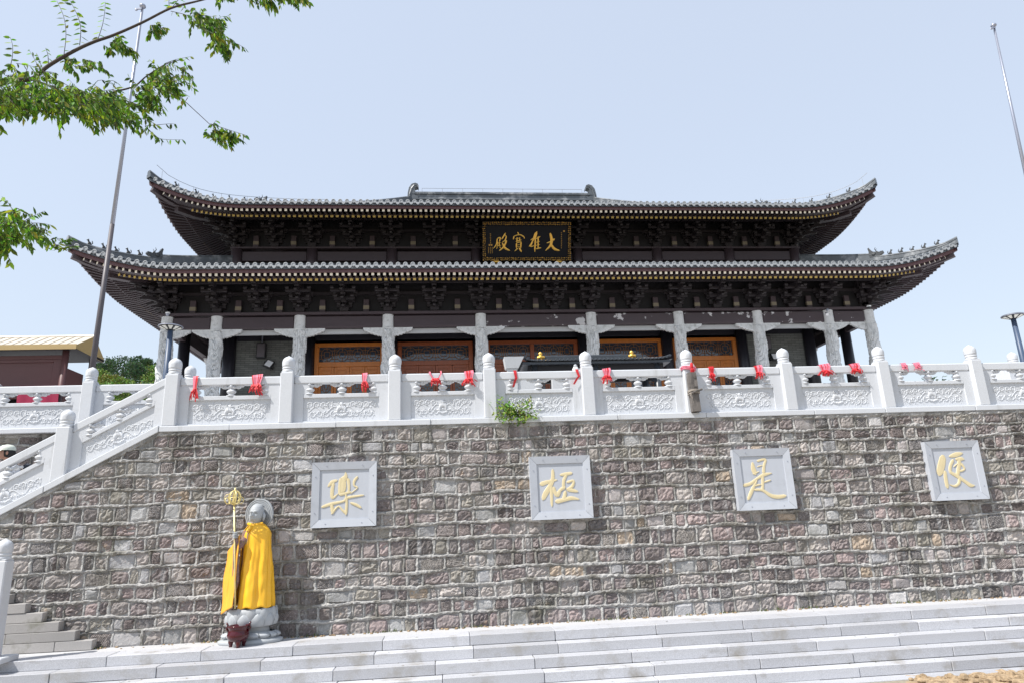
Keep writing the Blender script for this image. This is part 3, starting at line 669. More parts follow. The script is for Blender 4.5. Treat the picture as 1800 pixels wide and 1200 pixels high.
def roof_parts(rf, tag_, spacing, wall_d):
    # deck: top sheet and underside joined into one closed slab per slope
    for side in range(4):
        dm = rf.dmax(side); hf = rf.half(side); b = MB(); nu = 72; nd = 12; top = []; bot = []
        for j in range(nd+1):
            d = dm*j/nd; lim = hf - rf.kk(side)*d; rt = []; rb = []
            for i in range(nu+1):
                q = -1+2*i/nu; q = math.copysign(abs(q)**.8, q); u = lim*q
                rt.append(rf.pt(side, u, d)); rb.append(rf.pt(side, u, d, -.11))
            top.append(rt); bot.append(rb)
        b.grid(top); b.grid(bot, flip=True)
        n = len(b.v); b.grid([bot[0], top[0]])
        b.build('roof_deck', MAT['tile'], hall)
    # tile rows: each barrel row of the front slope is a part, other slopes joined
    cap_r = .068
    def row(b, side, u):
        hf = rf.half(side); c = hf-abs(u); dm = min(rf.dmax(side), c/rf.kk(side)-.02)
        if dm < .12: return False
        n = max(2, int(dm/.45)+1); P = []
        for j in range(n+1):
            d = -.03 + (dm+.03)*j/n; x, y, z = rf.pt(side, u, max(d, 0)); x2, y2, z2 = rf.pt(side, u+(.01 if u < hf-.02 else -.01), max(d, 0))
            t = Vector((x2-x, y2-y, z2-z)); t.normalize()
            if (u >= hf-.02): t = -t
            if d < 0:
                if side == 0: y += d
                elif side == 1: x -= d
                elif side == 2: y -= d
                else: x += d
            P.append([Vector((x, y, z+.012)) + t*cap_r*math.cos(a)*1.0 + Vector((0, 0, cap_r*1.15*math.sin(a))) for a in np.linspace(math.pi*1.06, -math.pi*.06, 7)])
        b.mi = 0; b.grid(P)
        return True
    def cap(b, side, u):
        x, y, z = rf.pt(side, u, 0); n = 10; cz = z+.030; r = .074
        ax, ay = {0: (1, 0), 1: (0, 1), 2: (-1, 0), 3: (0, -1)}[side]; nx_, ny_ = {0: (0, -1), 1: (1, 0), 2: (0, 1), 3: (-1, 0)}[side]
        vs = []
        for rr, o in ((r, .028), (r, .048), (r*.74, .052), (r*.70, .040)):
            for k in range(n):
                a = 2*math.pi*k/n; vs.append((x+ax*rr*math.cos(a)+nx_*o, y+ay*rr*math.cos(a)+ny_*o, cz+rr*math.sin(a)))
        fs = [(i*n+k, i*n+(k+1) % n, (i+1)*n+(k+1) % n, (i+1)*n+k) for i in range(3) for k in range(n)] + [tuple(range(3*n, 4*n))]
        b.mi = 1; b.add(vs, fs)
    def drip(b, side, u):
        x, y, z = rf.pt(side, u, 0); ax, ay = {0: (1, 0), 1: (0, 1), 2: (-1, 0), 3: (0, -1)}[side]; nx_, ny_ = {0: (0, -1), 1: (1, 0), 2: (0, 1), 3: (-1, 0)}[side]
        hw = spacing*.33; pr = [(-hw, .028), (-hw*.6, .002), (0, -.008), (hw*.6, .002), (hw, .028), (hw*.95, -.02), (hw*.62, -.07), (0, -.108), (-hw*.62, -.07), (-hw*.95, -.02)]
        vs = []
        for o, sh in ((.03, 0), (.052, -.012)):
            for a, q in pr: vs.append((x+ax*a+nx_*(o+.02*(-q if q < 0 else 0)), y+ay*a+ny_*(o+.02*(-q if q < 0 else 0)), z+q))
        n = len(pr); fs = [tuple(range(n)), tuple(range(2*n-1, n-1, -1))] + [(i, (i+1) % n, n+(i+1) % n, n+i) for i in range(n)]
        b.add(vs, fs)
    rest = MB(); 
    for side in range(4):
        hf = rf.half(side); n = int(hf/spacing)
        for i in range(-n, n+1):
            u = i*spacing
            if hf-abs(u) < .10: continue
            if side == 0:
                q = MB(); row(q, side, u); cap(q, side, u); q.build('tile_row', [MAT['tile'], MAT['tile_end']], hall, smooth=False)
                if i < n:
                    q = MB(); drip(q, side, u+spacing/2); q.build('drip_tile', MAT['tile_end'], hall)
            else:
                row(rest, side, u); cap(rest, side, u); rest.mi = 1; drip(rest, side, u+spacing/2)
    rest.build('side_tiles', [MAT['tile'], MAT['tile_end']], hall, kind='stuff')
    # fascia, rafters and their painted ends
    for side in range(4):
        b = MB(); hf = rf.half(side); P = []
        us = np.linspace(-hf, hf, 161)
        for d, dz in ((.10, -.05), (.06, -.05), (.06, -.205), (.10, -.205)):
            P.append([rf.pt(side, u, d, dz - (rf.p1*d)) for u in us])
        P.append(P[0]); b.grid(P); b.build('fascia_board', MAT['fascia'], hall)
    fly = MB(); eav = MB(); ew = MB(); ey = MB(); sp = .187
    for side in range(4):
        hf = rf.half(side); n = int(hf/sp); ov = wall_d
        for i in range(-n, n+1):
            u = (i+.5)*sp if i < n else None
            if u is None: continue
            c = hf-abs(u); sg = 1 if u > 0 else -1
            if c < .16: continue
            def head(d):                                       # rafters fan out towards the corner
                if c >= ov+.9: return u
                cc = ov+.9; f = min(1, d/(ov+.9)); tgt = cc + (c-cc)*.12; return sg*(hf-(c+(tgt-c)*f))
            def P_(d, below):
                x, y, z = rf.pt(side, head(d), d, 0); base = rf.p1*d+rf.p2*d*d
                return Vector((x, y, z-base+below))
            a0 = P_(.13, -.245); a1 = P_(.95, -.245+.20*.82)
            fly.bar(a0, a1, .085, .085)
            dv = (a1-a0).normalized(); (ew if side == 0 or c > ov+1 else MB()).bar(a0-dv*.0022, a0-dv*.0005, .084, .084)
            if c > .55:
                e1d = ov+.75
                b0 = P_(.66, -.215); b1 = P_(e1d, -.215+.37*(e1d-.66))
                eav.bar(b0, b1, .10, .10)
                dv = (b1-b0).normalized(); (ey if side == 0 or c > ov+1 else MB()).bar(b0-dv*.0022, b0-dv*.0005, .099, .099)
    fly.build('flying_rafters', MAT['wood'], hall, kind='stuff'); eav.build('eave_rafters', MAT['wood'], hall, kind='stuff')
    ew.build('flying_rafter_ends', MAT['end_white'], hall, kind='stuff'); ey.build('eave_rafter_ends', MAT['end_yellow'], hall, kind='stuff')
    # batten between the rafter layers
    for side in range(4):
        b = MB(); hf = rf.half(side); us = np.linspace(-hf+.5, hf-.5, 121); P = []
        for d, dz in ((.70, -.165), (.63, -.165), (.63, -.235+.04), (.70, -.195)):
            P.append([Vector(rf.pt(side, u, d, dz)) - Vector((0, 0, rf.p1*d+rf.p2*d*d)) for u in us])
        P.append(P[0]); b.grid(P); b.build('rafter_batten', MAT['wood'], hall)
    bd = (.70, 1.27, 1.80, 2.33, 2.85, 3.40) if tag_ == 'up' else (.36, .62, .86, 1.10, 1.34, 1.66)
    # hip rafters under the corners, hip ridges on top
    for sx_ in (-1, 1):
        for fr in (0, 2):
            sgx = sx_ if fr == 0 else -sx_
            def hp(d, dz): return Vector(rf.pt(fr, sgx*(rf.half(fr)-rf.kk(fr)*d), d, dz))
            q = MB(); pts = [hp(d, -.30 - .02*d) for d in np.linspace(.10, 1.3, 7)]
            for a, c_ in zip(pts, pts[1:]): q.bar(a, c_+(c_-a)*.05, .17, .19)
            pts = [hp(d, -.50+.02*d) for d in np.linspace(.75, min(4.2, rf.dtop), 8)]
            for a, c_ in zip(pts, pts[1:]): q.bar(a, c_+(c_-a)*.05, .22, .26)
            q.build('hip_rafter', MAT['wood'], hall)
            q = MB(); ds = np.concatenate([np.linspace(.02, 3.0, 16), np.linspace(3.3, rf.dtop, 14)]); secs = []
            for i, d in enumerate(ds):
                p = hp(d, 0); nx2 = hp(min(d+.05, rf.dtop), 0); t = (nx2-p) if d < rf.dtop-.01 else (p-hp(d-.05, 0)); t.z = 0; t.normalize(); sd = Vector((-t.y, t.x, 0))
                hgt = .21 + .13*min(1, d/.9) if d < bd[-1] else .44
                if i == 0: p = p - t*.05 + Vector((0, 0, .05))
                prof = [(-.12, -.05), (-.12, .08), (-.085, .08), (-.085, .13), (-.10, .13), (-.10, .16), (-.075, .16), (-.075, hgt-.05), (-.09, hgt-.05), (-.06, hgt), (.06, hgt), (.09, hgt-.05), (.075, hgt-.05), (.075, .16), (.10, .16), (.10, .13), (.085, .13), (.085, .08), (.12, .08), (.12, -.05)]
                secs.append([p + sd*a + Vector((0, 0, z)) for a, z in prof])
            q.grid(secs, flip=False); n_ = len(secs[0]); bb_ = len(q.v); q.f.append(tuple(range(n_))); q.fm.append(0)
            q.build('hip_ridge', MAT['ridge'], hall)
            if fr == 0:
                for i, d in enumerate(bd[:5]):
                    p = hp(d, .20+.13*min(1, d/.9)); t = hp(max(d-.05, 0), 0)-hp(d, 0)
                    o = link('roof_beast', BEAST, hall, p); o.rotation_euler = (0, 0, math.atan2(t.y, t.x)); s_ = .66-.03*(i % 3); o.scale = (s_, s_, s_*(1+.06*math.sin(i*2.2)))
                p = hp(bd[5], .30); t = hp(bd[5]-.05, 0)-hp(bd[5], 0)
                o = link('ridge_dragon_head', DRAGON, hall, p); o.rotation_euler = (0, 0, math.atan2(t.y, t.x)); o.scale = (.8, .8, .8)
                if tag_ == 'low': continue
                q = MB(); pts = [hp(d, .58) for d in np.linspace(.15, min(rf.dtop, 6), 20)]; pts[0] = pts[0]+Vector((0, 0, .08)); q.tube(pts, .008, 4)
                for d in np.linspace(.3, 5.5, 7):
                    if d < rf.dtop: q.tube([hp(d, .2), hp(d, .58)], .006, 4)
                q.build('lightning_wire', MAT['wire'], hall)
def beast_mesh():
    b = MB(); b.ball((0, 0, .09), .075, .05, .10, 8, 5); b.ball((.05, 0, .17), .045, .038, .075, 8, 5); b.ball((.085, 0, .255), .052, .04, .048, 8, 5); b.ball((.13, 0, .245), .035, .026, .024, 6, 4)
    for s_ in (-1, 1): b.tube([(.085, s_*.03, .28), (.07, s_*.045, .325)], [.016, .004], 5); b.tube([(.06, s_*.035, .14), (.10, s_*.035, 0)], [.022, .018], 5)
    b.tube([(-.06, 0, .06), (-.12, 0, .13), (-.10, 0, .22), (-.07, 0, .27)], [.02, .026, .022, .006], 6)
    return b.mesh('roof_beast', MAT['beast'], True)
BEAST = beast_mesh()
def dragon_mesh():
    b = MB(); b.prism([(-.26, 0), (.16, 0), (.22, .06), (.34, .12), (.33, .20), (.20, .20), (.13, .16), (.10, .24), (.0, .23), (-.10, .27), (-.17, .36), (-.24, .50), (-.30, .47), (-.27, .30), (-.29, .12)], -.10, .10)
    for s_ in (-1, 1):
        b.tube([(.06, s_*.07, .22), (.0, s_*.10, .36), (.05, s_*.12, .45)], [.025, .018, .004], 6); b.ball((.12, s_*.10, .19), .03, .02, .03, 6, 4); b.ball((-.08, s_*.11, .14), .10, .03, .08, 7, 4)
    return b.mesh('ridge_dragon_head', MAT['beast'])
DRAGON = dragon_mesh()
roof_parts(LOW, 'low', .235, 2.1)
roof_parts(UPP, 'up', .235, 2.24)
# main ridge with hooked ornaments
rz_ = UPP.pt(0, 0, UPP.dtop)[2]; RY = UPP.Yc; RH = UPP.Hx-UPP.kx*UPP.dtop
b = MB(); 
for z0, z1, hw in ((-.1, .10, .22), (.10, .16, .27), (.16, .44, .16), (.44, .50, .22), (.50, .60, .13)):
    b.box(XC-RH, XC+RH, RY-hw, RY+hw, rz_+z0+.001, rz_+z1)
b.build('main_ridge', MAT['ridge'], hall)
for s_ in (-1, 1):
    b = MB(); pl = [(-.42, -.1), (.30, -.1), (.34, .18), (.46, .26), (.40, .42), (.26, .40), (.16, .52), (.14, .80), (.22, 1.00), (.40, 1.06), (.47, .96), (.50, 1.10), (.42, 1.24), (.22, 1.30), (-.06, 1.22), (-.26, .98), (-.36, .60)]
    if s_ > 0: pl = [(-x, z) for x, z in pl][::-1]
    b.prism([(XC+s_*RH+x*.66, rz_+z*.83) for x, z in pl], RY-.20, RY+.20)
    for q in (-1, 1):
        b.tube([(XC+s_*RH - s_*x*.66, RY+q*.2, rz_+z*.83) for x, z in ((-.25, .1), (-.2, .5), (-.06, .9), (.14, 1.12), (.36, 1.14))], [.05, .05, .045, .04, .02], 6)
    b.build('ridge_ornament', MAT['ridge'], hall)
b = MB(); b.tube([(XC-RH+.5, RY, rz_+.86), (XC+RH-.5, RY, rz_+.86)], .010, 4)
for x in np.linspace(XC-RH+.5, XC+RH-.5, 9): b.tube([(x, RY, rz_+.55), (x, RY, rz_+.86)], .008, 4)
b.build('lightning_wire', MAT['wire'], hall)

# carved stone columns of the front gallery
def column_mesh(seed, dragon=True):
    n = 96; zs = np.linspace(0, 3.56, 210); P = []; f = 3.1
    for z in zs:
        row = []
        for k in range(n):
            a = 2*math.pi*k/n; r = .205 - .008*z/3.56
            ph = a*1 + z*2.35 + seed; band = math.sin(ph)
            body = max(0, 1-((band-.55)/.45)**2) if band > .1 else 0
            q = (math.cos(a)*1.3, math.sin(a)*1.3, z*1.25+seed*7)
            sw = mnoise.noise((q[0]*1.6, q[1]*1.6, q[2]*1.6)); cl = abs(math.sin(9*mnoise.noise(q)+z*1.5))
            g1 = math.exp(-(math.sin(7*mnoise.noise((q[0]*.8, q[1]*.8, q[2]*.8+3))+z*3.1+a)/.20)**2); g2 = math.exp(-(math.sin(13*mnoise.noise((q[0]*.75+5, q[1]*.75, q[2]*.6)))/.24)**2)
            r += .030*body + .014*cl - .060*g1 - .055*g2*(1-body) + .004*mnoise.noise((q[0]*6, q[1]*6, q[2]*6)) + (.012 if body > .3 and math.sin(z*60+a*14) > .2 else 0)
            ed = min(1, min(z, 3.56-z)/.05); r = .19 + (r-.19)*ed
            row.append((r*math.cos(a), r*math.sin(a), z))
        P.append(row)
    b = MB(); b.grid(P, wrap=True)
    return b.mesh('dragon_relief', MAT['carved'], True)
CM = [column_mesh(s_) for s_ in (0.0, 1.7, 3.4)]
b = MB(); b.lathe([(.205, 0), (.215, .01), (.215, .05), (.200, .06), (.196, .50), (.190, .515), (.18, .52)], 28); CAPM = b.mesh('capital', MAT['carved'], False)
b = MB(); b.lathe([(.34, 0), (.36, .06), (.33, .16), (.24, .22)], 24); BASEM = b.mesh('base', MAT['carved'], True)
def corbel_mesh(L):
    b = MB(); top = [(0, 0), (L, 0)]; low = [(L, -.02)]
    n = 6
    for i in range(n):                                          # scalloped lower edge
        t0 = 1-i/n; x = L*t0; z = -.04-.235*(1-(t0)**1.7); x1 = L*(1-(i+1)/n); z1 = -.04-.235*(1-(1-(i+1)/n)**1.7)
        low += [(x*.7+x1*.3, z*.7+z1*.3-.022), (x*.3+x1*.7, z*.3+z1*.7-.026), (x1, z1)]
    low[-1] = (0, -.275)
    poly = [(0, 0)] + low[::-1] + [(L, 0)]
    b.prism(poly[::-1], -.055, .055)
    for i, (cx, cz, r) in enumerate(((.12, -.13, .075), (.28, -.11, .065), (.42, -.08, .045))):
        if cx < L-.05: b.tube([(p[0], -.058, p[1]) for p in spiral(cx, cz, r, 1.3, i*1.3, 1 if i % 2 else -1)], [.012]*18, 5)
    b.tube([(x, -.056, -.03-.20*(1-(x/L)**1.7)) for x in np.linspace(.02, L*.92, 9)], .010, 5)
    return b.mesh('corbel', MAT['carved'])
COR = corbel_mesh(.66); CORS = corbel_mesh(.60)
for i, bx in enumerate(BAYX):
    X = XC+bx
    o = link('column', BASEM, hall, (X, 12, 4.60))
    o2 = link('dragon_relief', CM[i % 3], o, (0, 0, .20)); o2.rotation_euler = (0, 0, i*1.9)
    sc = (8.14-4.80)/3.56; o2.scale = (1, 1, sc); link('capital', CAPM, o, (0, 0, 3.53))
    o.name = 'column'
    for s_ in (-1, 1):
        if (i == 0 and s_ < 0) or (i == 9 and s_ > 0): continue
        c_ = link('corbel', COR if not ((i in (0, 9)) or (i == 1 and s_ < 0) or (i == 8 and s_ > 0)) else CORS, hall, (X+s_*.185, 12.0, 8.195)); c_.scale = (s_, 1, 1)
# beams between columns; upper board
for i in range(9):
    x0 = XC+BAYX[i]+.19; x1 = XC+BAYX[i+1]-.19
    b = MB(); b.box(x0, x1, 11.90, 12.10, 8.20, 8.62, bev=.03)
    b.build('beam', MAT['peel'] if i >= 4 else MAT['wood'], hall)
    if 0 < i < 8:
        b = MB(); b.box(x0+.3, x1-.3, 12.11, 12.17, 8.03, 8.196); b.build('lintel_board', MAT['plaster'], hall)
b = MB(); b.box(XC-12.75, XC+12.75, 11.80, 12.20, 8.655, 8.745, bev=.012); b.build('architrave', MAT['wood'], hall)
for s_ in (-1, 1):
    b = MB(); x = XC+s_*12.49; b.box(x-.20, x+.20, 12.201, 32, 8.655, 8.745); b.box(x-.1, x+.1, 12.2, 32, 8.20, 8.62); b.build('side_beam', MAT['wood'], hall)
    for k, y in enumerate((13.6, 16.6, 19.8, 23.2, 26.6, 30.2)):
        b = MB(); b.lathe([(.2, 4.6), (.19, 8.66)], 18, (x, y, 0)); b.build('side_column', MAT['lacquer'], hall, smooth=True)
        if k:
            for q in (-1, 1):
                c_ = link('side_corbel', COR, hall, (x, y+q*.18, 8.195)); c_.rotation_euler = (0, 0, rad(90*q)); c_.data = COR
# bracket sets
def bracket_mesh(outs):
    b = MB()
    def dou(x, y, z, w_, h):                                    # bearing block with a waisted foot
        b.add([(x-w_*.34, y-w_*.34, z), (x+w_*.34, y-w_*.34, z), (x+w_*.34, y+w_*.34, z), (x-w_*.34, y+w_*.34, z), (x-w_*.5, y-w_*.5, z+h*.45), (x+w_*.5, y-w_*.5, z+h*.45), (x+w_*.5, y+w_*.5, z+h*.45), (x-w_*.5, y+w_*.5, z+h*.45), (x-w_*.5, y-w_*.5, z+h), (x+w_*.5, y-w_*.5, z+h), (x+w_*.5, y+w_*.5, z+h), (x-w_*.5, y+w_*.5, z+h)],
              [(3, 2, 1, 0), (0, 1, 5, 4), (1, 2, 6, 5), (2, 3, 7, 6), (3, 0, 4, 7), (4, 5, 9, 8), (5, 6, 10, 9), (6, 7, 11, 10), (7, 4, 8, 11), (8, 9, 10, 11)])
    dou(0, 0, 0, .30, .17)
    for k in range(outs):
        z = .17 + .205*k; y = -.27*k
        L = (.26, .34, .42, .50)[k]
        for yy in ([0] if k == 0 else [0, y]):
            b.box(-L, L, yy-.045, yy+.045, z+.02+.001*k, z+.12, bev=.012)
            for x in (-L+.06, L-.06): dou(x, yy, z+.12, .125, .082)
        yn = -.27*(k+1)
        b.add([(-.05, .25, z), (.05, .25, z), (.05, .25, z+.125), (-.05, .25, z+.125), (-.05, yn, z), (.05, yn, z), (.05, yn, z+.125), (-.05, yn, z+.125), (-.045, yn-.17, z-.055), (.045, yn-.17, z-.055), (.045, yn-.19, z-.005), (-.045, yn-.19, z-.005)],
              [(0, 1, 2, 3), (1, 0, 4, 5), (2, 1, 5, 6), (3, 2, 6, 7), (0, 3, 7, 4), (5, 4, 8, 9), (6, 5, 9, 10), (7, 6, 10, 11), (4, 7, 11, 8), (9, 8, 11, 10)])
        dou(0, yn+.03, z+.125, .16, .082)
    z = .17+.205*outs; yn = -.27*outs
    b.box(-.08, .08, yn-.16, .25, z+.01, z+.27, bev=.015)
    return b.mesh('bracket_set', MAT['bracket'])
BR = bracket_mesh(3)
def brackets(xs, cols, Y, Z, d0):
    for x in xs: link('bracket_set', BR, hall, (x, Y, Z))
    for s_ in (-1, 1):                                          # diagonal set at the corner
        for a in (0, 45, 90):
            o = link('corner_bracket', BR, hall, (XC+s_*cols[-1], Y, Z+.001*a/10)); o.rotation_euler = (0, 0, rad(s_*a)); 
            if a == 45: o.scale = (.7, 1.35, 1.0)
        for y in np.arange(Y+1.6, Y+17, 1.55):
            o = link('side_bracket', BR, hall, (XC+s_*cols[-1], y, Z)); o.rotation_euler = (0, 0, rad(s_*90))
def mids(bx, nc):
    out = []
    for i in range(len(bx)-1):
        n = nc.get(i, 1)
        for k in range(n): out.append(bx[i]+(bx[i+1]-bx[i])*(k+1)/(n+1))
    return out
low_x = BAYX[1:-1] + [x for x in mids(BAYX[1:-1], {3: 2})]
brackets([XC+x for x in low_x], BAYX, 12.0, 8.745, 0)
UPX = BAYX[1:-1]; up_x = UPX[1:-1] + mids(UPX, {3: 2})
brackets([XC+x for x in up_x], UPX, 13.6, 11.83, 0)
def struts(bx, allx, Y, Z):
    xs = sorted(allx + [bx[0], bx[-1]])
    for a, c_ in zip(xs, xs[1:]):
        x = XC+(a+c_)/2; b = MB(); b.box(x-.095, x+.095, Y-.09, Y+.0, Z, Z+.46, bev=.008); o = b.build('strut', MAT['wood'], hall)
        b = MB(); b.box(x-.098, x+.098, Y-.094, Y-.001, Z+.10, Z+.235); b.build('painted_block', MAT['tan'], o)
struts(BAYX, low_x, 11.98, 8.745); struts(UPX, up_x, 13.58, 11.83)
for (Y, Z, hw, X0) in ((12.0, 8.745, 12.6, 0), (13.6, 11.83, 11.0, 0)):
    b = MB(); b.box(XC-hw, XC+hw, Y+.06, Y+.12, Z, Z+1.55)
    for s_ in (-1, 1): b.box(XC+s_*hw-.03, XC+s_*hw+.03, Y+.12, Y+18.5, Z, Z+1.5)
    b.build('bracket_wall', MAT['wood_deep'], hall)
    for k, (dy, dz, th) in enumerate(((-.80, .80, .14), (-.0, .66, .10))):
        b = MB(); b.box(XC-hw+.2, XC+hw-.2, Y+dy-.045+.0013*k, Y+dy+.045+.0013*k, Z+dz+.003, Z+dz+th); b.build('purlin', MAT['bracket'], hall)
    for s_ in (-1, 1):
        b = MB(); x = XC+s_*(hw-.1+.8); b.box(x-.05, x+.05, Y-.7, Y+17, Z+.80, Z+.96); b.build('purlin', MAT['bracket'], hall)
# upper storey front
for i, bx in enumerate(UPX):
    b = MB(); b.lathe([(.20, 10.6), (.195, 11.75)], 18, (XC+bx, 13.58, 0)); b.build('upper_column', MAT['wood'], hall, smooth=True)
for i in range(len(UPX)-1):
    b = MB(); b.box(XC+UPX[i]+.195, XC+UPX[i+1]-.195, 13.55, 13.70, 11.29, 11.68, bev=.02); b.build('upper_beam', MAT['wood'], hall)
    b = MB(); b.box(XC+UPX[i]+.19, XC+UPX[i+1]-.19, 13.64, 13.69, 10.6, 11.28); b.build('upper_panel', MAT['wood_deep'], hall)
b = MB(); b.box(XC-11.1, XC+11.1, 13.44, 13.76, 11.755, 11.83, bev=.01); b.build('upper_architrave', MAT['wood'], hall)
for s_ in (-1, 1):
    b = MB(); x = XC+s_*10.89; b.box(x-.1, x+.1, 13.8, 32.2, 10.6, 11.84); b.build('upper_side_wall', MAT['wood'], hall)
# gallery ceiling, body walls
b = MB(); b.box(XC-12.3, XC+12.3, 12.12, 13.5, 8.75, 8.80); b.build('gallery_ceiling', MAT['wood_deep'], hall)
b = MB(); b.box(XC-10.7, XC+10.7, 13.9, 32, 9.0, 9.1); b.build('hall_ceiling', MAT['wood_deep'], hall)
b = MB(); b.box(XC-10.85, XC+10.85, 13.56, 13.74, 8.22, 9.6, bev=.02); b.build('inner_beam', MAT['lacquer'], hall)
for s_ in (-1, 1):
    b = MB(); x = XC+s_*10.89; b.box(x-.12, x+.12, 13.75, 32, 4.6, 9.6); b.build('side_wall', MAT['brick'], hall)
    b = MB(); xa, xb = sorted((XC+s_*10.69, XC+s_*8.35)); b.box(xa, xb, 13.55, 13.75, 4.6, 8.22); b.build('brick_wall', MAT['brick'], hall)
b = MB(); b.box(XC-10.9, XC+10.9, 31.9, 32.1, 4.6, 9.6); b.build('rear_wall', MAT['brick'], hall)
for bx in UPX:
    b = MB(); b.lathe([(.23, 4.6), (.22, 8.9)], 20, (XC+bx, 13.52, 0)); b.build('inner_column', MAT['lacquer'], hall, smooth=True)
# doors with lattice
def fret(b, x0, x1, z0, z1, y, n, t=.018):
    w_ = (x1-x0)/n
    def ln_(ax, az, bx_, bz): b.bar((ax, y, az), (bx_, y, bz), t*1.2, t) if abs(ax-bx_) < 1e-6 else b.bar((ax, y-.0006, az), (bx_, y-.0006, bz), t*1.2, t)
    for i in range(n):
        cx = x0+w_*(i+.5); cz = (z0+z1)/2; a = w_*.36; c_ = (z1-z0)*.40; q = .45
        oct_ = [(cx-a*q, cz-c_), (cx+a*q, cz-c_), (cx+a, cz-c_*q), (cx+a, cz+c_*q), (cx+a*q, cz+c_), (cx-a*q, cz+c_), (cx-a, cz+c_*q), (cx-a, cz-c_*q)]
        for k in range(8): ln_(*oct_[k], *oct_[(k+1) % 8])
        a2 = a*.48; c2 = c_*.48; sq = [(cx-a2, cz-c2), (cx+a2, cz-c2), (cx+a2, cz+c2), (cx-a2, cz+c2)]
        for k in range(4): ln_(*sq[k], *sq[(k+1) % 4])
        ln_(cx, cz+c2, cx, z1); ln_(cx, cz-c2, cx, z0); ln_(cx-a2, cz, x0+w_*i, cz); ln_(cx+a2, cz, x0+w_*(i+1), cz)
        for s_ in (-1, 1):
            for zz in (cz-c_*.7, cz+c_*.7): ln_(cx+s_*a*.8, zz, cx+s_*w_*.5, zz)
        if i: ln_(x0+w_*i, z0, x0+w_*i, z1)
def door_bay(xa, xb, ntr, nleaf, mt, y=13.50):
    zt = 8.10; zb = 4.62; fw = .16
    o = MB(); o.box(xa, xb, y, y+.14, zt-.14, zt, bev=.012); o.box(xa, xa+fw, y+.001, y+.141, zb, zt-.142, bev=.012); o.box(xb-fw, xb, y+.001, y+.141, zb, zt-.142, bev=.012); o.box(xa+fw, xb-fw, y+.002, y+.139, 7.22, 7.40, bev=.012)
    for k in range(1, ntr):
        x = xa+fw+(xb-xa-2*fw)*k/ntr; o.box(x-.08, x+.08, y+.003, y+.137, 7.402, zt-.142, bev=.01)
    fr = o.build('door_frame', mt, hall)
    b = MB(); b.box(xa+fw, xb-fw, y+.095, y+.11, 7.40, zt-.14); b.build('transom_glass', MAT['glass'], fr)
    for k in range(ntr):
        b = MB(); x0 = xa+fw+(xb-xa-2*fw)*k/ntr+(.08 if k else 0); x1 = xa+fw+(xb-xa-2*fw)*(k+1)/ntr-(.08 if k < ntr-1 else 0)
        fret(b, x0, x1, 7.40, zt-.142, y+.075, max(2, int(round((x1-x0)/.58)))); b.build('transom_lattice', MAT['lattice'], fr)
    W_ = (xb-xa-2*fw)/nleaf
    for k in range(nleaf):
        x0 = xa+fw+W_*k+.004; x1 = x0+W_-.008; s_ = .085
        b = MB(); b.box(x0, x0+s_, y+.03, y+.095, zb, 7.215, bev=.008); b.box(x1-s_, x1, y+.03, y+.095, zb, 7.215, bev=.008)
        for za, zc_ in ((7.12, 7.214), (6.84, 6.92), (5.55, 5.65), (zb, zb+.12)): b.box(x0+s_, x1-s_, y+.032, y+.093, za, zc_)
        b.box(x0+s_, x1-s_, y+.055, y+.08, 6.92, 7.12); b.box(x0+s_+.04, x1-s_-.04, y+.043, y+.07, 6.955, 7.085, bev=.01)
        b.box(x0+s_, x1-s_, y+.055, y+.08, zb+.12, 5.55); b.box(x0+s_+.05, x1-s_-.05, y+.043, y+.07, zb+.2, 5.47, bev=.01)
        lf = b.build('door_leaf', mt, hall)
        b = MB(); b.box(x0+s_, x1-s_, y+.068, y+.078, 5.65, 6.84); b.build('glass', MAT['glass'], lf)
        b = MB()
        for q in range(2): fret(b, x0+s_, x1-s_, 5.65+.595*q, 6.245+.595*q, y+.056, 1, .02)
        b.build('lattice', MAT['lattice'], lf)
door_bay(-4.62, -2.12, 1, 4, MAT['orange_wood']); door_bay(-1.66, 1.10, 1, 4, MAT['shaded_wood']); door_bay(1.58, 5.04, 2, 6, MAT['shaded_wood'])
door_bay(5.50, 8.30, 1, 4, MAT['orange_wood']); door_bay(8.72, 11.24, 1, 4, MAT['orange_wood'])
# ------------------------------------------------------------------ name board over the middle bay
SB_ = thing('name_board', 'black name board with a gilt carved frame and gold characters 大雄寶殿 under the upper eaves', 'sign', (3.215, 13.05, 11.06), None)
SB_.rotation_euler = (rad(20), 0, 0)
hw, hh = 1.69, 1.50
b = MB(); b.box(-hw, hw, 0, .08, 0, hh, bev=.01); b.build('board', MAT['board_black'], SB_)
for x0, x1, z0, z1 in ((-hw, hw, hh-.17, hh), (-hw, hw, 0, .17), (-hw, -hw+.14, .1705, hh-.1705), (hw-.14, hw, .1705, hh-.1705)):
    b = MB(); b.mi = 1; b.box(x0, x1, -.035, -.001, z0, z1, bev=.012); b.mi = 0
    n = int(max(x1-x0, z1-z0)/.07)
    for i in range(n):
        for q in range(2):
            t = (i+.5)/n; cx = x0+(x1-x0)*(t if x1-x0 > z1-z0 else (.3+.4*q)); cz = z0+(z1-z0)*(t if z1-z0 > x1-x0 else (.3+.4*q))
            b.ball((cx+R.uniform(-.01, .01), -.040, cz+R.uniform(-.01, .01)), R.uniform(.020, .038), .03, R.uniform(.016, .034), 6, 4)
    b.build('carved_frame', [MAT['gold_dark'], MAT['board_black']], SB_)
CH['da'] = [[(1200,515,12),(1250,500,16),(1312,470,24)],[(1250,405,24),(1270,480,36),(1250,545,28),(1178,602,10)],[(1262,530,24),(1310,580,32),(1388,602,14)]]
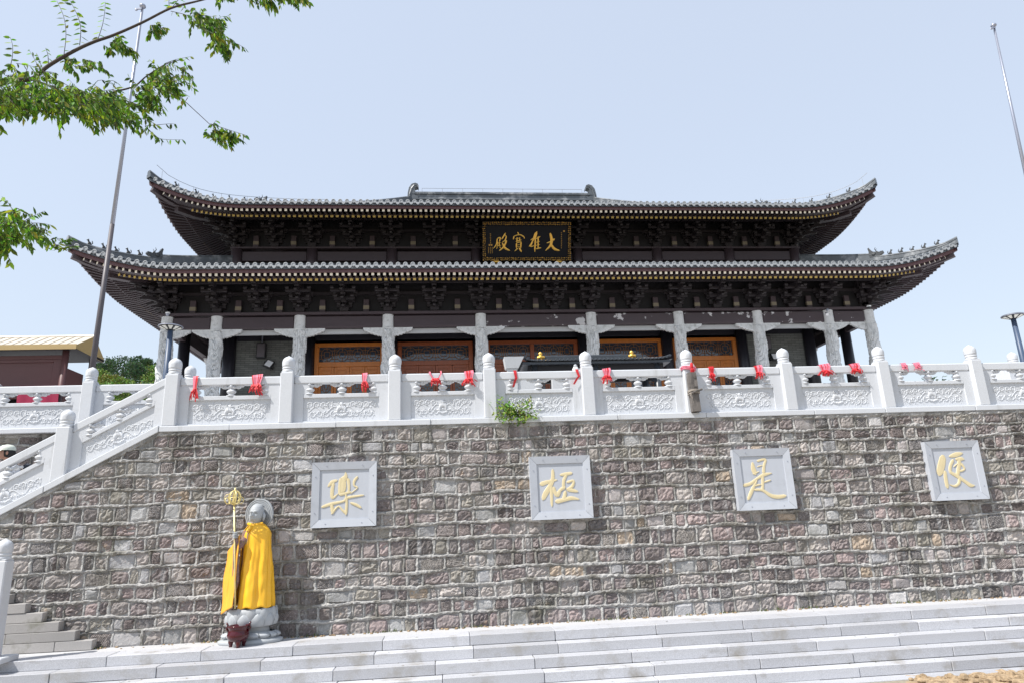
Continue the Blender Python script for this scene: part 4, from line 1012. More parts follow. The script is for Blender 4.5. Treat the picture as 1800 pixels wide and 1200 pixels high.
CH['xiong'] = [[(935,556,12),(985,500,18),(1032,398,22)],[(960,482,12),(1012,455,14)],[(990,500,16),(960,556,14),(1006,545,12)],[(1050,388,24),(1020,470,28)],[(1030,460,22),(1020,612,18)],[(1035,470,12),(1100,440,16)],[(1070,440,18),(1070,580,16)],[(1035,510,12),(1095,495,12)],[(1035,545,12),(1095,533,12)],[(1035,582,14),(1112,570,18)]]
CH['bao'] = [[(770,392,12),(782,415,14)],[(704,472,14),(716,436,14)],[(716,436,12),(800,420,14),(862,445,16)],[(862,445,14),(868,464,10)],[(735,470,12),(792,458,12)],[(740,500,12),(822,480,16)],[(760,452,14),(755,505,14)],[(800,450,12),(796,490,12)],[(750,518,18),(750,570,16)],[(750,515,12),(820,500,16)],[(818,500,16),(812,572,18)],[(755,540,10),(812,530,10)],[(755,560,10),(810,552,10)],[(770,575,18),(724,606,10)],[(790,570,22),(820,612,22)]]
CH['dian'] = [[(470,465,12),(512,454,14),(500,502,14)],[(470,465,14),(455,530,14),(413,577,8)],[(460,522,10),(520,510,10)],[(477,500,10),(475,552,10)],[(500,495,10),(500,552,10)],[(448,552,10),(525,540,12)],[(470,560,10),(458,580,8)],[(505,556,12),(517,577,8)],[(590,402,14),(545,460,16),(530,470,8)],[(575,420,12),(600,445,14),(580,490,16)],[(545,502,12),(600,490,20),(560,560,20),(498,602,14)],[(540,510,12),(580,570,28),(652,602,14)]]
sx = 3.38/1310.0; sz = -1.5/455.0
for k in ('da', 'xiong', 'bao', 'dian'):
    link('character', char_mesh('character', [[(p[0]-905, p[1], p[2]*1.25) for p in s_] for s_ in CH[k]], -.002, .018, sx, sz, 0, -sz*722, sx, MAT['gold']), SB_)
b = MB()
for (x, z0, z1, n) in ((-1.38, .62, 1.06, 7), (1.32, .48, 1.12, 9)):
    for i in range(n):
        z = z0+(z1-z0)*i/n; 
        for q in range(3): b.box(x-.018, x+.018, -.012, -.0005, z+.008+.012*q, z+.014+.012*q)
        b.box(x-.004, x+.004, -.0125, -.0006, z+.004, z+.045)
for (x, z) in ((-1.42, .58), (-1.34, .58), (1.42, 1.10)): b.box(x-.028, x+.028, -.012, -.0007, z, z+.06)
for c_ in range(3):
    for i in range(7): b.box(-1.47+.07*c_, -1.45+.07*c_, -.012, -.0006, .30+.035*i, .325+.035*i)
b.build('inscription', MAT['gold_dark'], SB_)
for x in (-1.17, 1.21):
    b = MB(); b.lathe([(.03, -.13), (.08, -.10), (.13, -.04), (.14, 0), (.10, .02)], 14, (x, -.06, 0), 1, .7); b.build('lotus_foot', MAT['gold'], SB_, smooth=True)

# ------------------------------------------------------------------ things fixed to the hall
def on_wall(name, label, cat, x, z, y, group=None): return thing(name, label, cat, (x, y, z), group)
for (x, lab) in ((-6.46, 'long grey column loudspeaker on the brick wall at the stair end of the gallery'), (12.4, 'long grey column loudspeaker on the brick wall past the last orange door')):
    t = on_wall('wall_speaker', lab, 'speaker', x, 7.55, 13.42, 'column speakers on the gallery walls')
    b = MB(); b.box(-.16, .16, -.10, .08, 0, .55, bev=.012); b.build('cabinet', MAT['black'], t)
    b = MB(); b.box(-.13, .13, -.112, -.101, .04, .51); b.build('grille', MAT['pole_dark'], t)
    b = MB(); b.box(-.012, .012, .0, .10, .55, 1.05); b.build('bracket', MAT['steel'], t)
for (x, z, rr, lab) in ((-6.15, 7.33, 25, 'tilted black floodlight with a white lens below the speaker near the stair'), (12.62, 7.27, 0, 'bright white square floodlight under the speaker past the last orange door')):
    t = on_wall('floodlight', lab, 'floodlight', x, z, 13.30, 'floodlights on the gallery walls'); t.rotation_euler = (rad(-28), rad(rr), 0)
    b = MB(); b.box(-.15, .15, 0, .07, -.18, .18, bev=.015); b.build('housing', MAT['black'], t)
    b = MB(); b.box(-.105, .105, -.012, -.001, -.125, .125); b.build('lens', MAT['white_plastic'], t)
    b = MB(); b.box(-.18, -.155, .0, .2, -.02, .02); b.box(.155, .18, 0, .2, -.02, .02); b.box(-.181, .181, .199, .215, -.021, .021); b.build('yoke', MAT['black'], t)
t = thing('security_camera', 'white bullet security camera on the second column from the right end of the hall', 'camera', (XC+10.89-.12, 11.72, 8.50))
b = MB(); b.bar((0, .08, .02), (-.10, -.05, -.05), .03, .03); b.tube([(0.02, .05, .1), (.06, .02, .0), (.0, 0, -.02)], .012, 5); b.build('arm', MAT['white_plastic'], t)
b = MB(); b.tube([(-.10, -.04, -.04), (-.22, -.28, -.16)], .05, 10); b.build('barrel', MAT['white_plastic'], t)
b = MB(); b.ball((.02, .05, .12), .05, .05, .05, 8, 5); b.build('mount', MAT['steel'], t)
for i, (x, lab) in enumerate(((XC-12.42, 'small round dome camera on top of the leftmost carved column'), (XC+12.42, 'small dome camera with a dark lens on top of the rightmost carved column'))):
    t = thing('dome_camera', lab, 'camera', (x, 11.76, 8.66), 'dome cameras on the corner columns')
    b = MB(); b.lathe([(.07, .05), (.08, .09), (.03, .12)], 12); b.build('mount', MAT['white_plastic'], t, smooth=True)
    b = MB(); b.ball((0, 0, .03), .065, .065, .06, 10, 6); b.build('dome', MAT['black'] if i else MAT['steel'], t, smooth=True)

# ------------------------------------------------------------------ statue
ST = thing('statue', 'grey stone monk statue in a bright yellow cape on a lotus base against the wall', 'statue', (-2.755, -.29, .036))
def petal_ring(b, n, r, z0, z1, bulge, sy, up=True, ph=0.0, wd=1.0):
    for k in range(n):
        a = 2*math.pi*(k+ph)/n; P = []
        for t in np.linspace(0, 1, 11):
            q_ = t if up else 1-t; z = z0+(z1-z0)*t; hw_ = math.pi/n*wd*math.sqrt(max(0.0004, 1-q_**3.4))*.95; rr = r+bulge*math.sin(t*math.pi*.85+.2)+.012
            P.append([((rr+.030*math.cos(q*1.5)-.014)*math.cos(a+q*hw_), (rr+.030*math.cos(q*1.5)-.014)*math.sin(a+q*hw_)*sy, z) for q in (-1, -.7, -.3, 0, .3, .7, 1)])
        b.grid(P)
SYB = .62
b = MB(); b.lathe([(.43, 0), (.44, .015), (.44, .045), (.41, .055), (.37, .065)], 36, (0, 0, 0), 1, SYB); petal_ring(b, 14, .285, .055, .15, .10, SYB, False); b.lathe([(.36, .065), (.27, .135), (.25, .145), (.245, .215), (.27, .225)], 32, (0, 0, 0), 1, SYB)
b.build('pedestal', MAT['statue'], ST, smooth=True)
b = MB(); b.lathe([(.24, .205), (.31, .225), (.335, .30), (.335, .40), (.33, .455), (.30, .46), (0, .46)], 36, (0, 0, 0), 1, SYB+.1); petal_ring(b, 11, .312, .235, .395, .030, SYB+.1, True, .0); petal_ring(b, 11, .305, .30, .475, .022, SYB+.1, True, .5)
b.build('lotus_seat', MAT['statue'], ST, smooth=True)
# body: one continuous surface from feet to crown
FX, FY = -.30, -.95                                             # facing direction (unit-ish)
fd = Vector((FX, FY, 0)).normalized(); sd_ = Vector((-fd.y, fd.x, 0))
rings = [(.47, .15, .13, 0), (.60, .15, .12, 0), (.9, .15, .12, 0), (1.2, .165, .12, 0), (1.42, .18, .115, 0), (1.52, .175, .105, .0), (1.575, .10, .08, .005), (1.60, .062, .062, .012), (1.635, .058, .06, .018), (1.66, .066, .075, .022), (1.69, .082, .094, .024), (1.73, .092, .104, .022), (1.78, .096, .108, .016), (1.82, .093, .104, .010), (1.86, .078, .090, .006), (1.885, .055, .066, .004), (1.90, .025, .03, .003), (1.905, .004, .004, .003)]
rr_ = []
for q0, q1 in zip(rings, rings[1:]):
    m_ = max(1, int(round((q1[0]-q0[0])/.009))) if q0[0] > 1.6 else 1
    for j in range(m_): rr_.append(tuple(a_+(b_-a_)*j/m_ for a_, b_ in zip(q0, q1)))
rings = rr_ + [rings[-1]]
P = []; n = 96
for z, a, c_, off in rings:
    row = []
    for k in range(n):
        th = 2*math.pi*k/n; x = math.sin(th)*a; y = math.cos(th)*c_; f = max(0, math.cos(th))
        if z > 1.6:
            y += .026*math.exp(-((z-1.735)/.022)**2)*math.exp(-(th if th < math.pi else 2*math.pi-th)**2/.03)      # nose
            y += .006*math.exp(-((z-1.688)/.010)**2)*math.exp(-(th if th < math.pi else 2*math.pi-th)**2/.06)      # lips
            tt = (th if th < math.pi else 2*math.pi-th); y -= .017*math.exp(-((z-1.762)/.018)**2)*math.exp(-(tt-.42)**2/.04)  # eye hollows
            y += .014*math.exp(-((z-1.79)/.010)**2)*math.exp(-(tt-.40)**2/.06)
        row.append(Vector((0, 0, z)) + fd*(y+off) + sd_*x)
    P.append(row)
P2 = []
for i in range(len(P)-1):
    for t in (0, ): P2.append([P[i][k].lerp(P[i+1][k], t) for k in range(n)])
P2.append(P[-1]); b = MB(); b.grid(P2, wrap=True)
for s_ in (-1, 1):                                              # long-lobed ears
    c0 = Vector((0, 0, 1.735))+sd_*s_*.098+fd*.0; b.tube([c0+Vector((0, 0, .045)), c0+sd_*s_*.012, c0+Vector((0, 0, -.06))+sd_*s_*.004, c0+Vector((0, 0, -.085))], [.012, .026, .017, .008], 7)
    cc = Vector((0, 0, 1.768))+sd_*s_*.040+fd*.108; b.tube([cc-sd_*.018, cc+Vector((0, 0, -.003)), cc+sd_*.018], [.003, .007, .003], 6)   # lowered lids
b.build('body', MAT['statue'], ST, smooth=True)
b = MB(); hc = Vector((.0, .10, 1.755)); hn = fd
def disc_ring(r0, r1, y0, y1):
    n_ = 44; v = []
    for r, y in ((r0, y0), (r1, y0), (r1, y1), (r0, y1)):
        for k in range(n_): a = 2*math.pi*k/n_; v.append(hc + sd_*math.cos(a)*r + Vector((0, 0, math.sin(a)*r)) + hn*y)
    f = [(i*n_+k, ((i+1) % 4)*n_+k, ((i+1) % 4)*n_+(k+1) % n_, i*n_+(k+1) % n_) for i in range(4) for k in range(n_)]; b.add(v, f)
disc_ring(.001, .225, -.02, .0)
for r in (.21, .185, .16, .14): disc_ring(r, r+.012, .001, .014)
b.build('halo', MAT['statue'], ST)
# cape: two lofted sheets with folds, thickened
def cape(name, fn, nu, nv, mt):
    b = MB(); b.grid([[fn(i/nu, j/nv) for i in range(nu+1)] for j in range(nv+1)])
    o = b.build(name, mt, ST, smooth=True); md = o.modifiers.new('thick', 'SOLIDIFY'); md.thickness = .010; md.offset = 0; return o
def main_cape(u, v):                                            # from the opening round the front and back; v 0 neck, 1 hem
    th = -.42 + u*5.3                                           # angle measured from the facing direction towards the viewer's right
    z = 1.625 - 1.155*v
    sh = min(1, v/.16); r = .075 + (.205-.075)*math.sin(sh*math.pi/2)**.8 + .03*max(0, v-.16)
    fold = (.013*math.sin(th*6+v*1.2+math.sin(v*4))+.010*math.sin(th*11+2+v*2)+.008*math.sin(th*3-v*5)+.006*math.sin(th*19+v*6))*min(1, max(0, (v-.12)*3)) 
    r += .045*v*v + fold + .016*mnoise.noise((math.cos(th)*2.2, math.sin(th)*2.2, z*2.6+th))*min(1, v*3) + .010*mnoise.noise((math.cos(th)*5, math.sin(th)*5, z*7))*min(1, v*3); ax = 1.06; ay = .86
    if v > .93: z += .012*math.sin(th*9)
    d = Vector((0, 0, z)) + fd*(math.cos(th)*r*ay) + sd_*(math.sin(th)*r*ax); d.y = min(d.y, .26); return d
cape('cape', main_cape, 110, 44, MAT['robe'])
def side_cape(u, v):                                            # the part held out over the raised arm, hanging low at the viewer's left
    xin = -.165 - .035*v - .03*max(0, v-.8)*5*.3; xout = -.405 - .045*v + .012*math.sin(v*9)
    e = min(1, v/.10); x = xin + (xout-xin)*u*(.5+.5*e**.6)
    zt = 1.475 - .14*u; zb = .50 - .115*u; z = zt + (zb-zt)*v
    y = -.235 + .26*u**1.4 + .05*math.sin(min(1, v*3)*1.57)*(u-.4)
    f = .020*math.sin(u*8+v*2.5+math.sin(v*5))*min(1, v*4) + .010*math.sin(u*17-v*3)*min(1, v*2) + .012*mnoise.noise((u*5, v*6, 2))
    return Vector((x+f*.35, y-f, z))
cape('side_cape', side_cape, 40, 40, MAT['robe_orange'])
b = MB(); P = []                                                # collar tie
b.tube([Vector((0, 0, 1.60))+fd*.085+sd_*q*.12+Vector((0, 0, .02*abs(q)))-fd*abs(q)*.05 for q in np.linspace(-1, 1, 9)], .022, 7)
b.tube([Vector((-.03, -.11, 1.585)), Vector((-.06, -.16, 1.54)), Vector((-.075, -.175, 1.49))], [.016, .014, .006], 6); b.build('collar', MAT['robe'], ST, smooth=True)
b = MB(); P = []                                                # inner robe in the gap
for j in range(24):
    v = j/23; z = 1.52-1.03*v; row = []
    for i in range(13):
        u = i/12; a = -1.25+u*1.2; r = .185+.012*math.sin(u*22)+.01*math.sin(v*12); row.append(Vector((0, 0, z))+fd*math.cos(a)*r*.92+sd_*math.sin(a)*r)
    P.append(row)
b.grid(P); o = b.build('inner_robe', MAT['inner_robe'], ST, smooth=True)
b = MB(); b.tube([(-.12, -.12, 1.40), (-.195, -.20, 1.30), (-.215, -.245, 1.395), (-.218, -.255, 1.43)], [.055, .05, .036, .026], 10)
b.tube([(-.215, -.24, 1.33), (-.20, -.23, 1.1), (-.195, -.21, .85), (-.205, -.20, .72)], [.035, .045, .05, .03], 8, flat=.5); b.build('sleeve', MAT['inner_robe'], ST, smooth=True)
b = MB(); hc2 = Vector((-.222, -.262, 1.465)); b.ball(tuple(hc2+Vector((.0, .014, 0))), .034, .024, .050, 10, 6)
for k in range(4):                                              # fingers closed round the staff, thumb on the other side
    z = .036-.022*k; Lk = (.92, 1.0, .96, .84)[k]
    b.tube([hc2+Vector((.030, .006, z)), hc2+Vector((.026*Lk, -.026, z)), hc2+Vector((-.006, -.036*Lk, z-.002)), hc2+Vector((-.032*Lk, -.020, z-.004))], [.0105, .0105, .0100, .0075], 7)
b.tube([hc2+Vector((-.018, .02, .03)), hc2+Vector((-.036, -.004, .042)), hc2+Vector((-.018, -.030, .058))], [.012, .011, .008], 7)
b.build('hand', MAT['statue'], ST, smooth=True)
b = MB(); s0 = Vector((-.165, -.255, .48)); s1 = Vector((-.262, -.270, 1.90)); b.tube([s0, s0.lerp(s1, .35), s1], .012, 8)
top = s1
def ring(c_, r, rt, ax, n_=18): b.tube([c_+ax*math.cos(a)*r+Vector((0, 0, math.sin(a)*r*1.15)) for a in np.linspace(0, 2*math.pi, n_)], rt, 5, cap=False)
for ang in (0, 60, 120): ring(top+Vector((0, 0, .09)), .085, .010, Vector((math.cos(rad(ang)), math.sin(rad(ang)), 0)))
for k in range(6):
    a = k*math.pi/3; ring(top+Vector((math.cos(a)*.095, math.sin(a)*.07, .05)), .042, .006, Vector((math.cos(a+1), math.sin(a+1), 0)), 12)
ring(top+Vector((-.08, 0, .075)), .06, .005, Vector((1, .2, 0)))
b.tube([top, top+Vector((0, 0, .05)), top+Vector((0, 0, .10)), top+Vector((0, 0, .20)), top+Vector((0, 0, .235))], [.012, .026, .014, .02, .004], 8)
b.build('ringed_staff', MAT['gold_staff'], ST, smooth=True)

# ------------------------------------------------------------------ incense burner
t = thing('incense_burner', 'small dark red glazed three-legged incense burner in front of the statue', 'incense burner', (-2.835, -.64, .038)); t.scale = (.80, .80, .88)
b = MB(); b.lathe([(.04, .070), (.10, .078), (.150, .105), (.176, .150), (.178, .180), (.168, .210), (.156, .228), (.154, .250), (.162, .272), (.178, .292), (.180, .308), (.168, .314), (.150, .306), (.146, .26), (.0, .255)], 30); b.build('bowl', MAT['burner'], t, smooth=True)
for k in range(3):
    a = rad(-90+120*k+20); b = MB(); b.tube([(math.cos(a)*.10, math.sin(a)*.10, .12), (math.cos(a)*.125, math.sin(a)*.125, .06), (math.cos(a)*.115, math.sin(a)*.115, .02), (math.cos(a)*.125, math.sin(a)*.125, 0)], [.05, .042, .026, .030], 10); b.build('leg', MAT['burner'], t, smooth=True)
for s_ in (-1, 1):
    b = MB(); b.tube([(s_*.155, 0, .22), (s_*.195, 0, .27), (s_*.175, 0, .32), (s_*.205, 0, .355)], [.02, .018, .016, .014], 8); b.build('handle', MAT['burner'], t, smooth=True)
# ------------------------------------------------------------------ prayer ribbons on the rail
def strip(b, pts, w_, tw=0.0):
    rows = []; m_ = len(pts)
    for i, p in enumerate(pts):
        p = Vector(p); a = tw*i/(m_-1); d = Vector((math.cos(a), math.sin(a)*.6, 0)); rows.append([p-d*w_/2, p+d*w_/2])
    b.grid(rows)
def ribbons(label, px, style, wpx, hpx, Yt=.05):
    p = at(px, 655, Yt); x = p.x; s_ = (10.97+Yt)/1200*1.03
    W_ = wpx*s_*.9; H_ = hpx*s_*.95; t = thing('ribbon_bundle', label, 'ribbons', (x, .04, 3.945), 'prayer ribbons tied along the balustrade rail')
    rr = random.Random(int(px))
    red, pink = MAT['ribbon'], MAT['ribbon_pink']
    if style == 'single':
        b = MB(); dx = W_*.8; strip(b, [(0, .06, .012), (0, .0, .014), (.005, -.008, -.03), (dx*.3, -.012, -H_*.45), (-dx*.1, -.015, -H_*.62), (-dx*.7, -.014, -H_)], .05, .8); b.build('ribbon', red, t); return
    n = max(4, int(wpx/2.2))
    for i in range(n):                                          # pale loops over the rail
        u = (i+.5)/n-.5; b = MB(); x0 = u*W_*.8; x1 = x0*.55+rr.uniform(-.01, .01)
        if style == 'vee': x0 = (-.5 if i < n/2 else .5)*W_ + rr.uniform(-.012, .012); x1 = (-.08 if i < n/2 else .25)*W_
        strip(b, [(x0, .05, .010+.002*i), (x0, .0, .014+.002*i), (x0+.004, -.008-.002*i, -.02), (x1, -.012-.002*i, -H_*rr.uniform(.45, .6))], rr.uniform(.014, .024), rr.uniform(-.6, .6))
        b.build('ribbon_loop', pink if (rr.random() < .6 or style == 'pale') else red, t)
    b = MB()
    if style != 'pale': b.ball((0 if style != 'vee' else .0, -.022, -H_*.52), W_*.30, .022, .030, 8, 5)
    for i in range(n*2+4):                                       # knotted ends
        x0 = rr.uniform(-.32, .32)*W_; x1 = x0*1.7+rr.uniform(-.25, .25)*W_; z0 = -H_*rr.uniform(.40, .62); z1 = z0-H_*rr.uniform(.12, .45)
        if style == 'pale': z0 = -H_*rr.uniform(.1, .7); z1 = z0-H_*rr.uniform(.1, .3)
        strip(b, [(x0, -.020-.0015*i, z0), ((x0+x1)/2+rr.uniform(-.012, .012), -.034-.002*i, (z0+z1)/2+rr.uniform(-.01, .015)), (x1, -.022-.0015*i, max(z1, -H_*1.02))], rr.uniform(.016, .026), rr.uniform(-1.2, 1.2))
    b.build('ribbon_knot', pink if style == 'pale' else red, t)
ribbons('narrow bundle of red ribbons beside the corner post at the stair end', 345, 'b', 11, 46)
ribbons('thick red and pink ribbon bundle before the tilted floodlight', 453, 'b', 24, 36)
ribbons('slim red ribbon bundle in front of the leftmost orange doors', 641, 'b', 13, 34)
ribbons('two loose red strands tied in a V on the rail', 765, 'vee', 20, 26)
ribbons('red ribbon bundle just left of the post beside the ledge plant', 824, 'b', 22, 28)
ribbons('single flat red ribbon hanging above the ledge plant', 905, 'single', 8, 30)
ribbons('single pink red ribbon slanting down beside the post before the black pavilion roof', 1014, 'single', 14, 27)
ribbons('red and white ribbon bundle just right of the post before the black pavilion roof', 1066, 'b', 20, 28)
ribbons('red ribbon bundle just right of the weathered timber', 1250, 'b', 13, 27)
ribbons('wide red ribbon bundle on the rail right of the last orange door', 1333, 'b', 20, 26)
ribbons('bushy red ribbon bundle before the last but one carved column', 1450, 'b', 28, 24)
ribbons('bushy red ribbon bundle before the dark side column', 1503, 'b', 26, 20)
ribbons('short faded pink ribbon bundle nearer the post, sky behind the rail', 1590, 'pale', 13, 17)
ribbons('short faded pink ribbon bundle above the small green leaves, sky behind the rail', 1613, 'pale', 17, 17)
t = thing('ribbon_bundle', 'red bow and pale cloth tied round the balustrade post above the weathered timber', 'ribbons', (4.145, .075, 3.98), 'prayer ribbons tied along the balustrade rail')
b = MB()
for z, o in ((-.05, 0), (-.03, .004), (-.075, .003)):
    pts = [(math.copysign(min(.117, abs(.15*math.cos(a))), math.cos(a))+o, math.copysign(min(.117, abs(.15*math.sin(a))), math.sin(a)), z+.012*math.sin(a*2)) for a in np.linspace(0, 2*math.pi, 25)]; b.tube(pts, .010, 5, cap=False)
b.build('cloth_band', MAT['ribbon_pink'], t)
b = MB(); b.ball((.03, -.145, -.02), .03, .02, .055, 8, 5)
for k in range(5): strip(b, [(.03, -.15, -.05), (.03+.02*(k-2)*.6, -.16-.002*k, -.09), (.03+.03*(k-2)*.5, -.15-.002*k, -.14-.01*k)], .02, .4*(k-2))
b.build('bow', MAT['ribbon'], t)

# weathered timber tied to the sixth post
t = thing('timber', 'weathered grey timber plank tied upright with rope against a balustrade post', 'timber', (4.155, -.10, 3.17)); t.rotation_euler = (0, rad(-1.5), 0)
b = MB(); P = []
for z in np.linspace(0, .66, 22): P.append([(x*(1-.10*(z > .60)), y + .010*mnoise.noise((x*30, y*30, z*6)), z) for x, y in ((-.075, -.045), (-.03, -.056), (.02, -.05), (.07, -.048), (.078, 0), (.07, .055), (0, .058), (-.07, .052), (-.078, 0))])
b.grid(P, wrap=True); n_ = 9; b.f.append(tuple(range(len(b.v)-n_, len(b.v)))); b.fm.append(0); b.build('plank', MAT['timber'], t)
b = MB()
for z in (.30, .33, .345): b.tube([(.10*math.cos(a), -.005+.072*math.sin(a), z+.02*math.sin(a+z*9)) for a in np.linspace(0, 2*math.pi, 22)], .007, 5, cap=False)
b.tube([(-.07, -.075, .32), (-.085, -.08, .26), (-.06, -.07, .22)], .006, 5); b.build('rope', MAT['rope'], t)
b = MB(); b.tube([(-.07, -.085, .30), (.02, -.09, .335), (.12, -.085, .36)], [.012, .014, .02], 7); b.build('peg', MAT['timber'], t)

# shrub growing from the coping
def shrub(name, label, c, n, sx_, sy_, sz_, L, mt, cols, cat='plant', droop=.2, seed=1):
    rr = random.Random(seed); t = thing(name, label, cat, c); b = MB(); ends = []
    for k in range(max(5, n//22)):
        e = Vector((rr.uniform(-1, 1)*sx_, -abs(rr.uniform(.1, 1))*sy_, rr.uniform(-.55, 1)*sz_)); b.tube([(0, .02, 0), e*.5+Vector((0, -.03, .06*sz_)), e], [.008, .005, .002], 5); ends.append(e)
    b.build('stem', MAT['bark'], t)
    f = MB()
    for k in range(n):
        e = rr.choice(ends); u = rr.uniform(.35, 1.08); p = e*u + Vector((rr.gauss(0, .05), rr.gauss(0, .04), rr.gauss(0, .045)))
        f.c = tuple(v*rr.uniform(.7, 1.3) for v in rr.choice(cols)); f.leaf(p, (rr.uniform(-1, 1), rr.uniform(-1, .3), rr.uniform(-.8, .6)-droop), L*rr.uniform(.6, 1.2), L*.5, (rr.uniform(-.5, .5), -.6, rr.uniform(.2, 1)))
    f.build('foliage', mt, t, kind='stuff'); return t
shrub('ledge_shrub', 'small bright green shrub growing out of the wall top beside a post', (1.15, .0, 3.22), 420, .31, .16, .25, .065, MAT['shrub'], [(.16, .27, .03), (.22, .33, .05), (.10, .17, .025)], seed=5)
for i, (px, h, lab) in enumerate(((1632, .26, 'dark green potted leaves nearest the post, seen under the far rail'), (1655, .2, 'dark green potted leaves in the middle, seen under the far rail'), (1672, .16, 'smallest dark green potted leaves, seen under the far rail'))):
    p = at(px, 672, 3.0); t = shrub('potted_plant', lab, (p.x, 3.0, p.z-.12), 60, .10, .1, h, .09, MAT['shrub'], [(.035, .075, .04), (.05, .09, .05)], seed=20+i, droop=-.2)
    b = MB(); b.lathe([(.10, p.z*0-.86), (.14, -.02), (.15, .0), (.12, -.02)], 14); b.build('pot', MAT['old_granite'], t, smooth=True)

# ------------------------------------------------------------------ flagpoles and lamps
for (lab, xb, yb, xt, zt) in (('tall bare silver flagpole left of the hall behind the stairs', -6.72, 2.5, -6.56, 12.92), ('tall bare silver flagpole beyond the right end of the hall', 13.66, 2.5, 14.07, 13.2)):
    t = thing('flagpole', lab, 'flagpole', (xb, yb, 3.40), 'flagpoles flanking the hall'); dx = xt-xb; H_ = zt-3.4
    b = MB(); b.tube([(dx*q, 0, H_*q) for q in (0, .25, .45)], [.058, .050, .044], 14); b.build('pole', MAT['pole_dark'] if xb < 0 else MAT['steel'], t, smooth=True)  # lower left pole coloured dark as if mirroring the hall and trees
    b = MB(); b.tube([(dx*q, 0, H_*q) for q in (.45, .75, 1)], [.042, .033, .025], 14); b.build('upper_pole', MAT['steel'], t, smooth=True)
    b = MB(); b.ball((dx, 0, H_+.05), .07, .07, .055, 10, 6); b.build('finial', MAT['steel'], t, smooth=True)
    b = MB(); b.bar((dx, -.03, H_-.04), (dx-.10, -.03, H_-.05), .03, .03); b.ball((dx-.11, -.03, H_-.07), .035, .02, .035, 8, 5); b.build('pulley', MAT['steel'], t)
    b = MB(); b.lathe([(.22, 0), (.22, .04), (.12, .05), (.11, .18), (.08, .2)], 16); b.build('base', MAT['steel'], t)
for (lab, px, py, lean) in (('dark blue solar lamp post with a flat round head before the leftmost carved column', 300, 575, -.0), ('dark blue solar lamp post with a flat round head against the sky past the hall', 1780, 556, .0)):
    p = at(px, py, 8.0); t = thing('lamp_post', lab, 'lamp post', (p.x, 8.0, 3.40), 'solar lamp posts on the court'); H_ = p.z-3.4
    b = MB(); b.tube([(0, 0, 0), (0, 0, H_*.5), (0, 0, H_-.05)], [.095, .085, .07], 14); b.build('pole', MAT['lamp_blue'], t, smooth=True)
    b = MB(); b.lathe([(.08, -.10), (.29, -.015), (.315, .01), (.31, .03), (.20, .05), (.0, .06)], 30, (0, 0, H_)); b.build('lamp_head', MAT['black'], t, smooth=False)
    b = MB(); b.tube([(math.cos(a)*.31, math.sin(a)*.31, H_+.005) for a in np.linspace(0, 2*math.pi, 31)], .014, 5, cap=False); b.build('rim', MAT['steel'], t)
    for k in range(9):
        a = 2*math.pi*(k+.25)/9; d = Vector((math.cos(a), math.sin(a), 0)); q = Vector((-d.y, d.x, 0)); b = MB()
        z0, z1 = H_-.085, H_-.024; b.add([d*.12+q*.022+Vector((0, 0, z0)), d*.12-q*.022+Vector((0, 0, z0)), d*.275-q*.062+Vector((0, 0, z1)), d*.275+q*.062+Vector((0, 0, z1)), d*.12+q*.022+Vector((0, 0, z0+.02)), d*.12-q*.022+Vector((0, 0, z0+.02)), d*.275-q*.062+Vector((0, 0, z1+.02)), d*.275+q*.062+Vector((0, 0, z1+.02))], [(0, 1, 2, 3), (7, 6, 5, 4), (0, 4, 5, 1), (2, 6, 7, 3), (1, 5, 6, 2), (3, 7, 4, 0)]); b.build('light_panel', MAT['lamp_glass'], t)

# ------------------------------------------------------------------ kiosk with the gold roof
t = thing('kiosk', 'maroon shuttered kiosk with a gold sheet metal roof at the left edge', 'kiosk', (0, 0, 0))
x1 = -8.86; xl = -13.5; y0, y1 = 6.0, 7.5; ze, zr = 6.13, 6.53; ym = 6.72
A = [(xl, y0, ze), (x1, y0, ze), (-8.83, ym, zr), (xl, ym, zr), (xl, y1, ze), (-8.92, y1, ze)]
b = MB(); v = A + [(p[0], p[1], p[2]-.03) for p in A]; b.add(v, [(0, 1, 2, 3), (3, 2, 5, 4), (9, 8, 7, 6), (10, 11, 8, 9), (3, 4, 10, 9), (0, 3, 9, 6)]); b.build('roof', MAT['kiosk_roof'], t)
b = MB(); b.add([(x1+.002, y0, ze), (-8.918, y1, ze), (-8.828, ym, zr), (x1+.002, y0, ze-.10), (-8.918, y1, ze-.10)], [(0, 1, 2), (0, 3, 4, 1)]); b.build('gable', MAT['kiosk_edge'], t)
b = MB(); b.box(xl, x1, y0-.02, y0+.001, ze-.11, ze+.012); b.build('eaves_trim', MAT['kiosk_edge'], t)
b = MB(); b.box(xl, x1-.04, y0+.02, y1-.02, ze-.09, ze-.035); b.build('shade_soffit', MAT['wood_deep'], t)  # dark board added to stand for the shade under the eaves
x = x1-.25
while x > -11.9:
    b = MB(); b.bar((x, y0-.005, ze+.010), (x+.03, ym, zr+.010), .018, .008); b.build('roof_seam', MAT['kiosk_roof'], t); x -= .21
b = MB(); b.tube([(xl, ym, zr+.005), (-8.82, ym, zr+.005)], .03, 6); b.build('ridge_cap', MAT['kiosk_roof'], t)
for (px_, py_) in ((-9.22, 6.25), (-11.6, 6.25), (-9.1, 7.3), (-11.6, 7.3)):
    b = MB(); b.tube([(px_, py_, 3.4), (px_, py_, ze-.06)], .075, 12); b.build('post', MAT['maroon'], t, smooth=True)
b = MB(); b.box(-13.3, -9.36, 6.36, 6.44, 4.9, 5.86); b.build('shutter', MAT['maroon'], t)
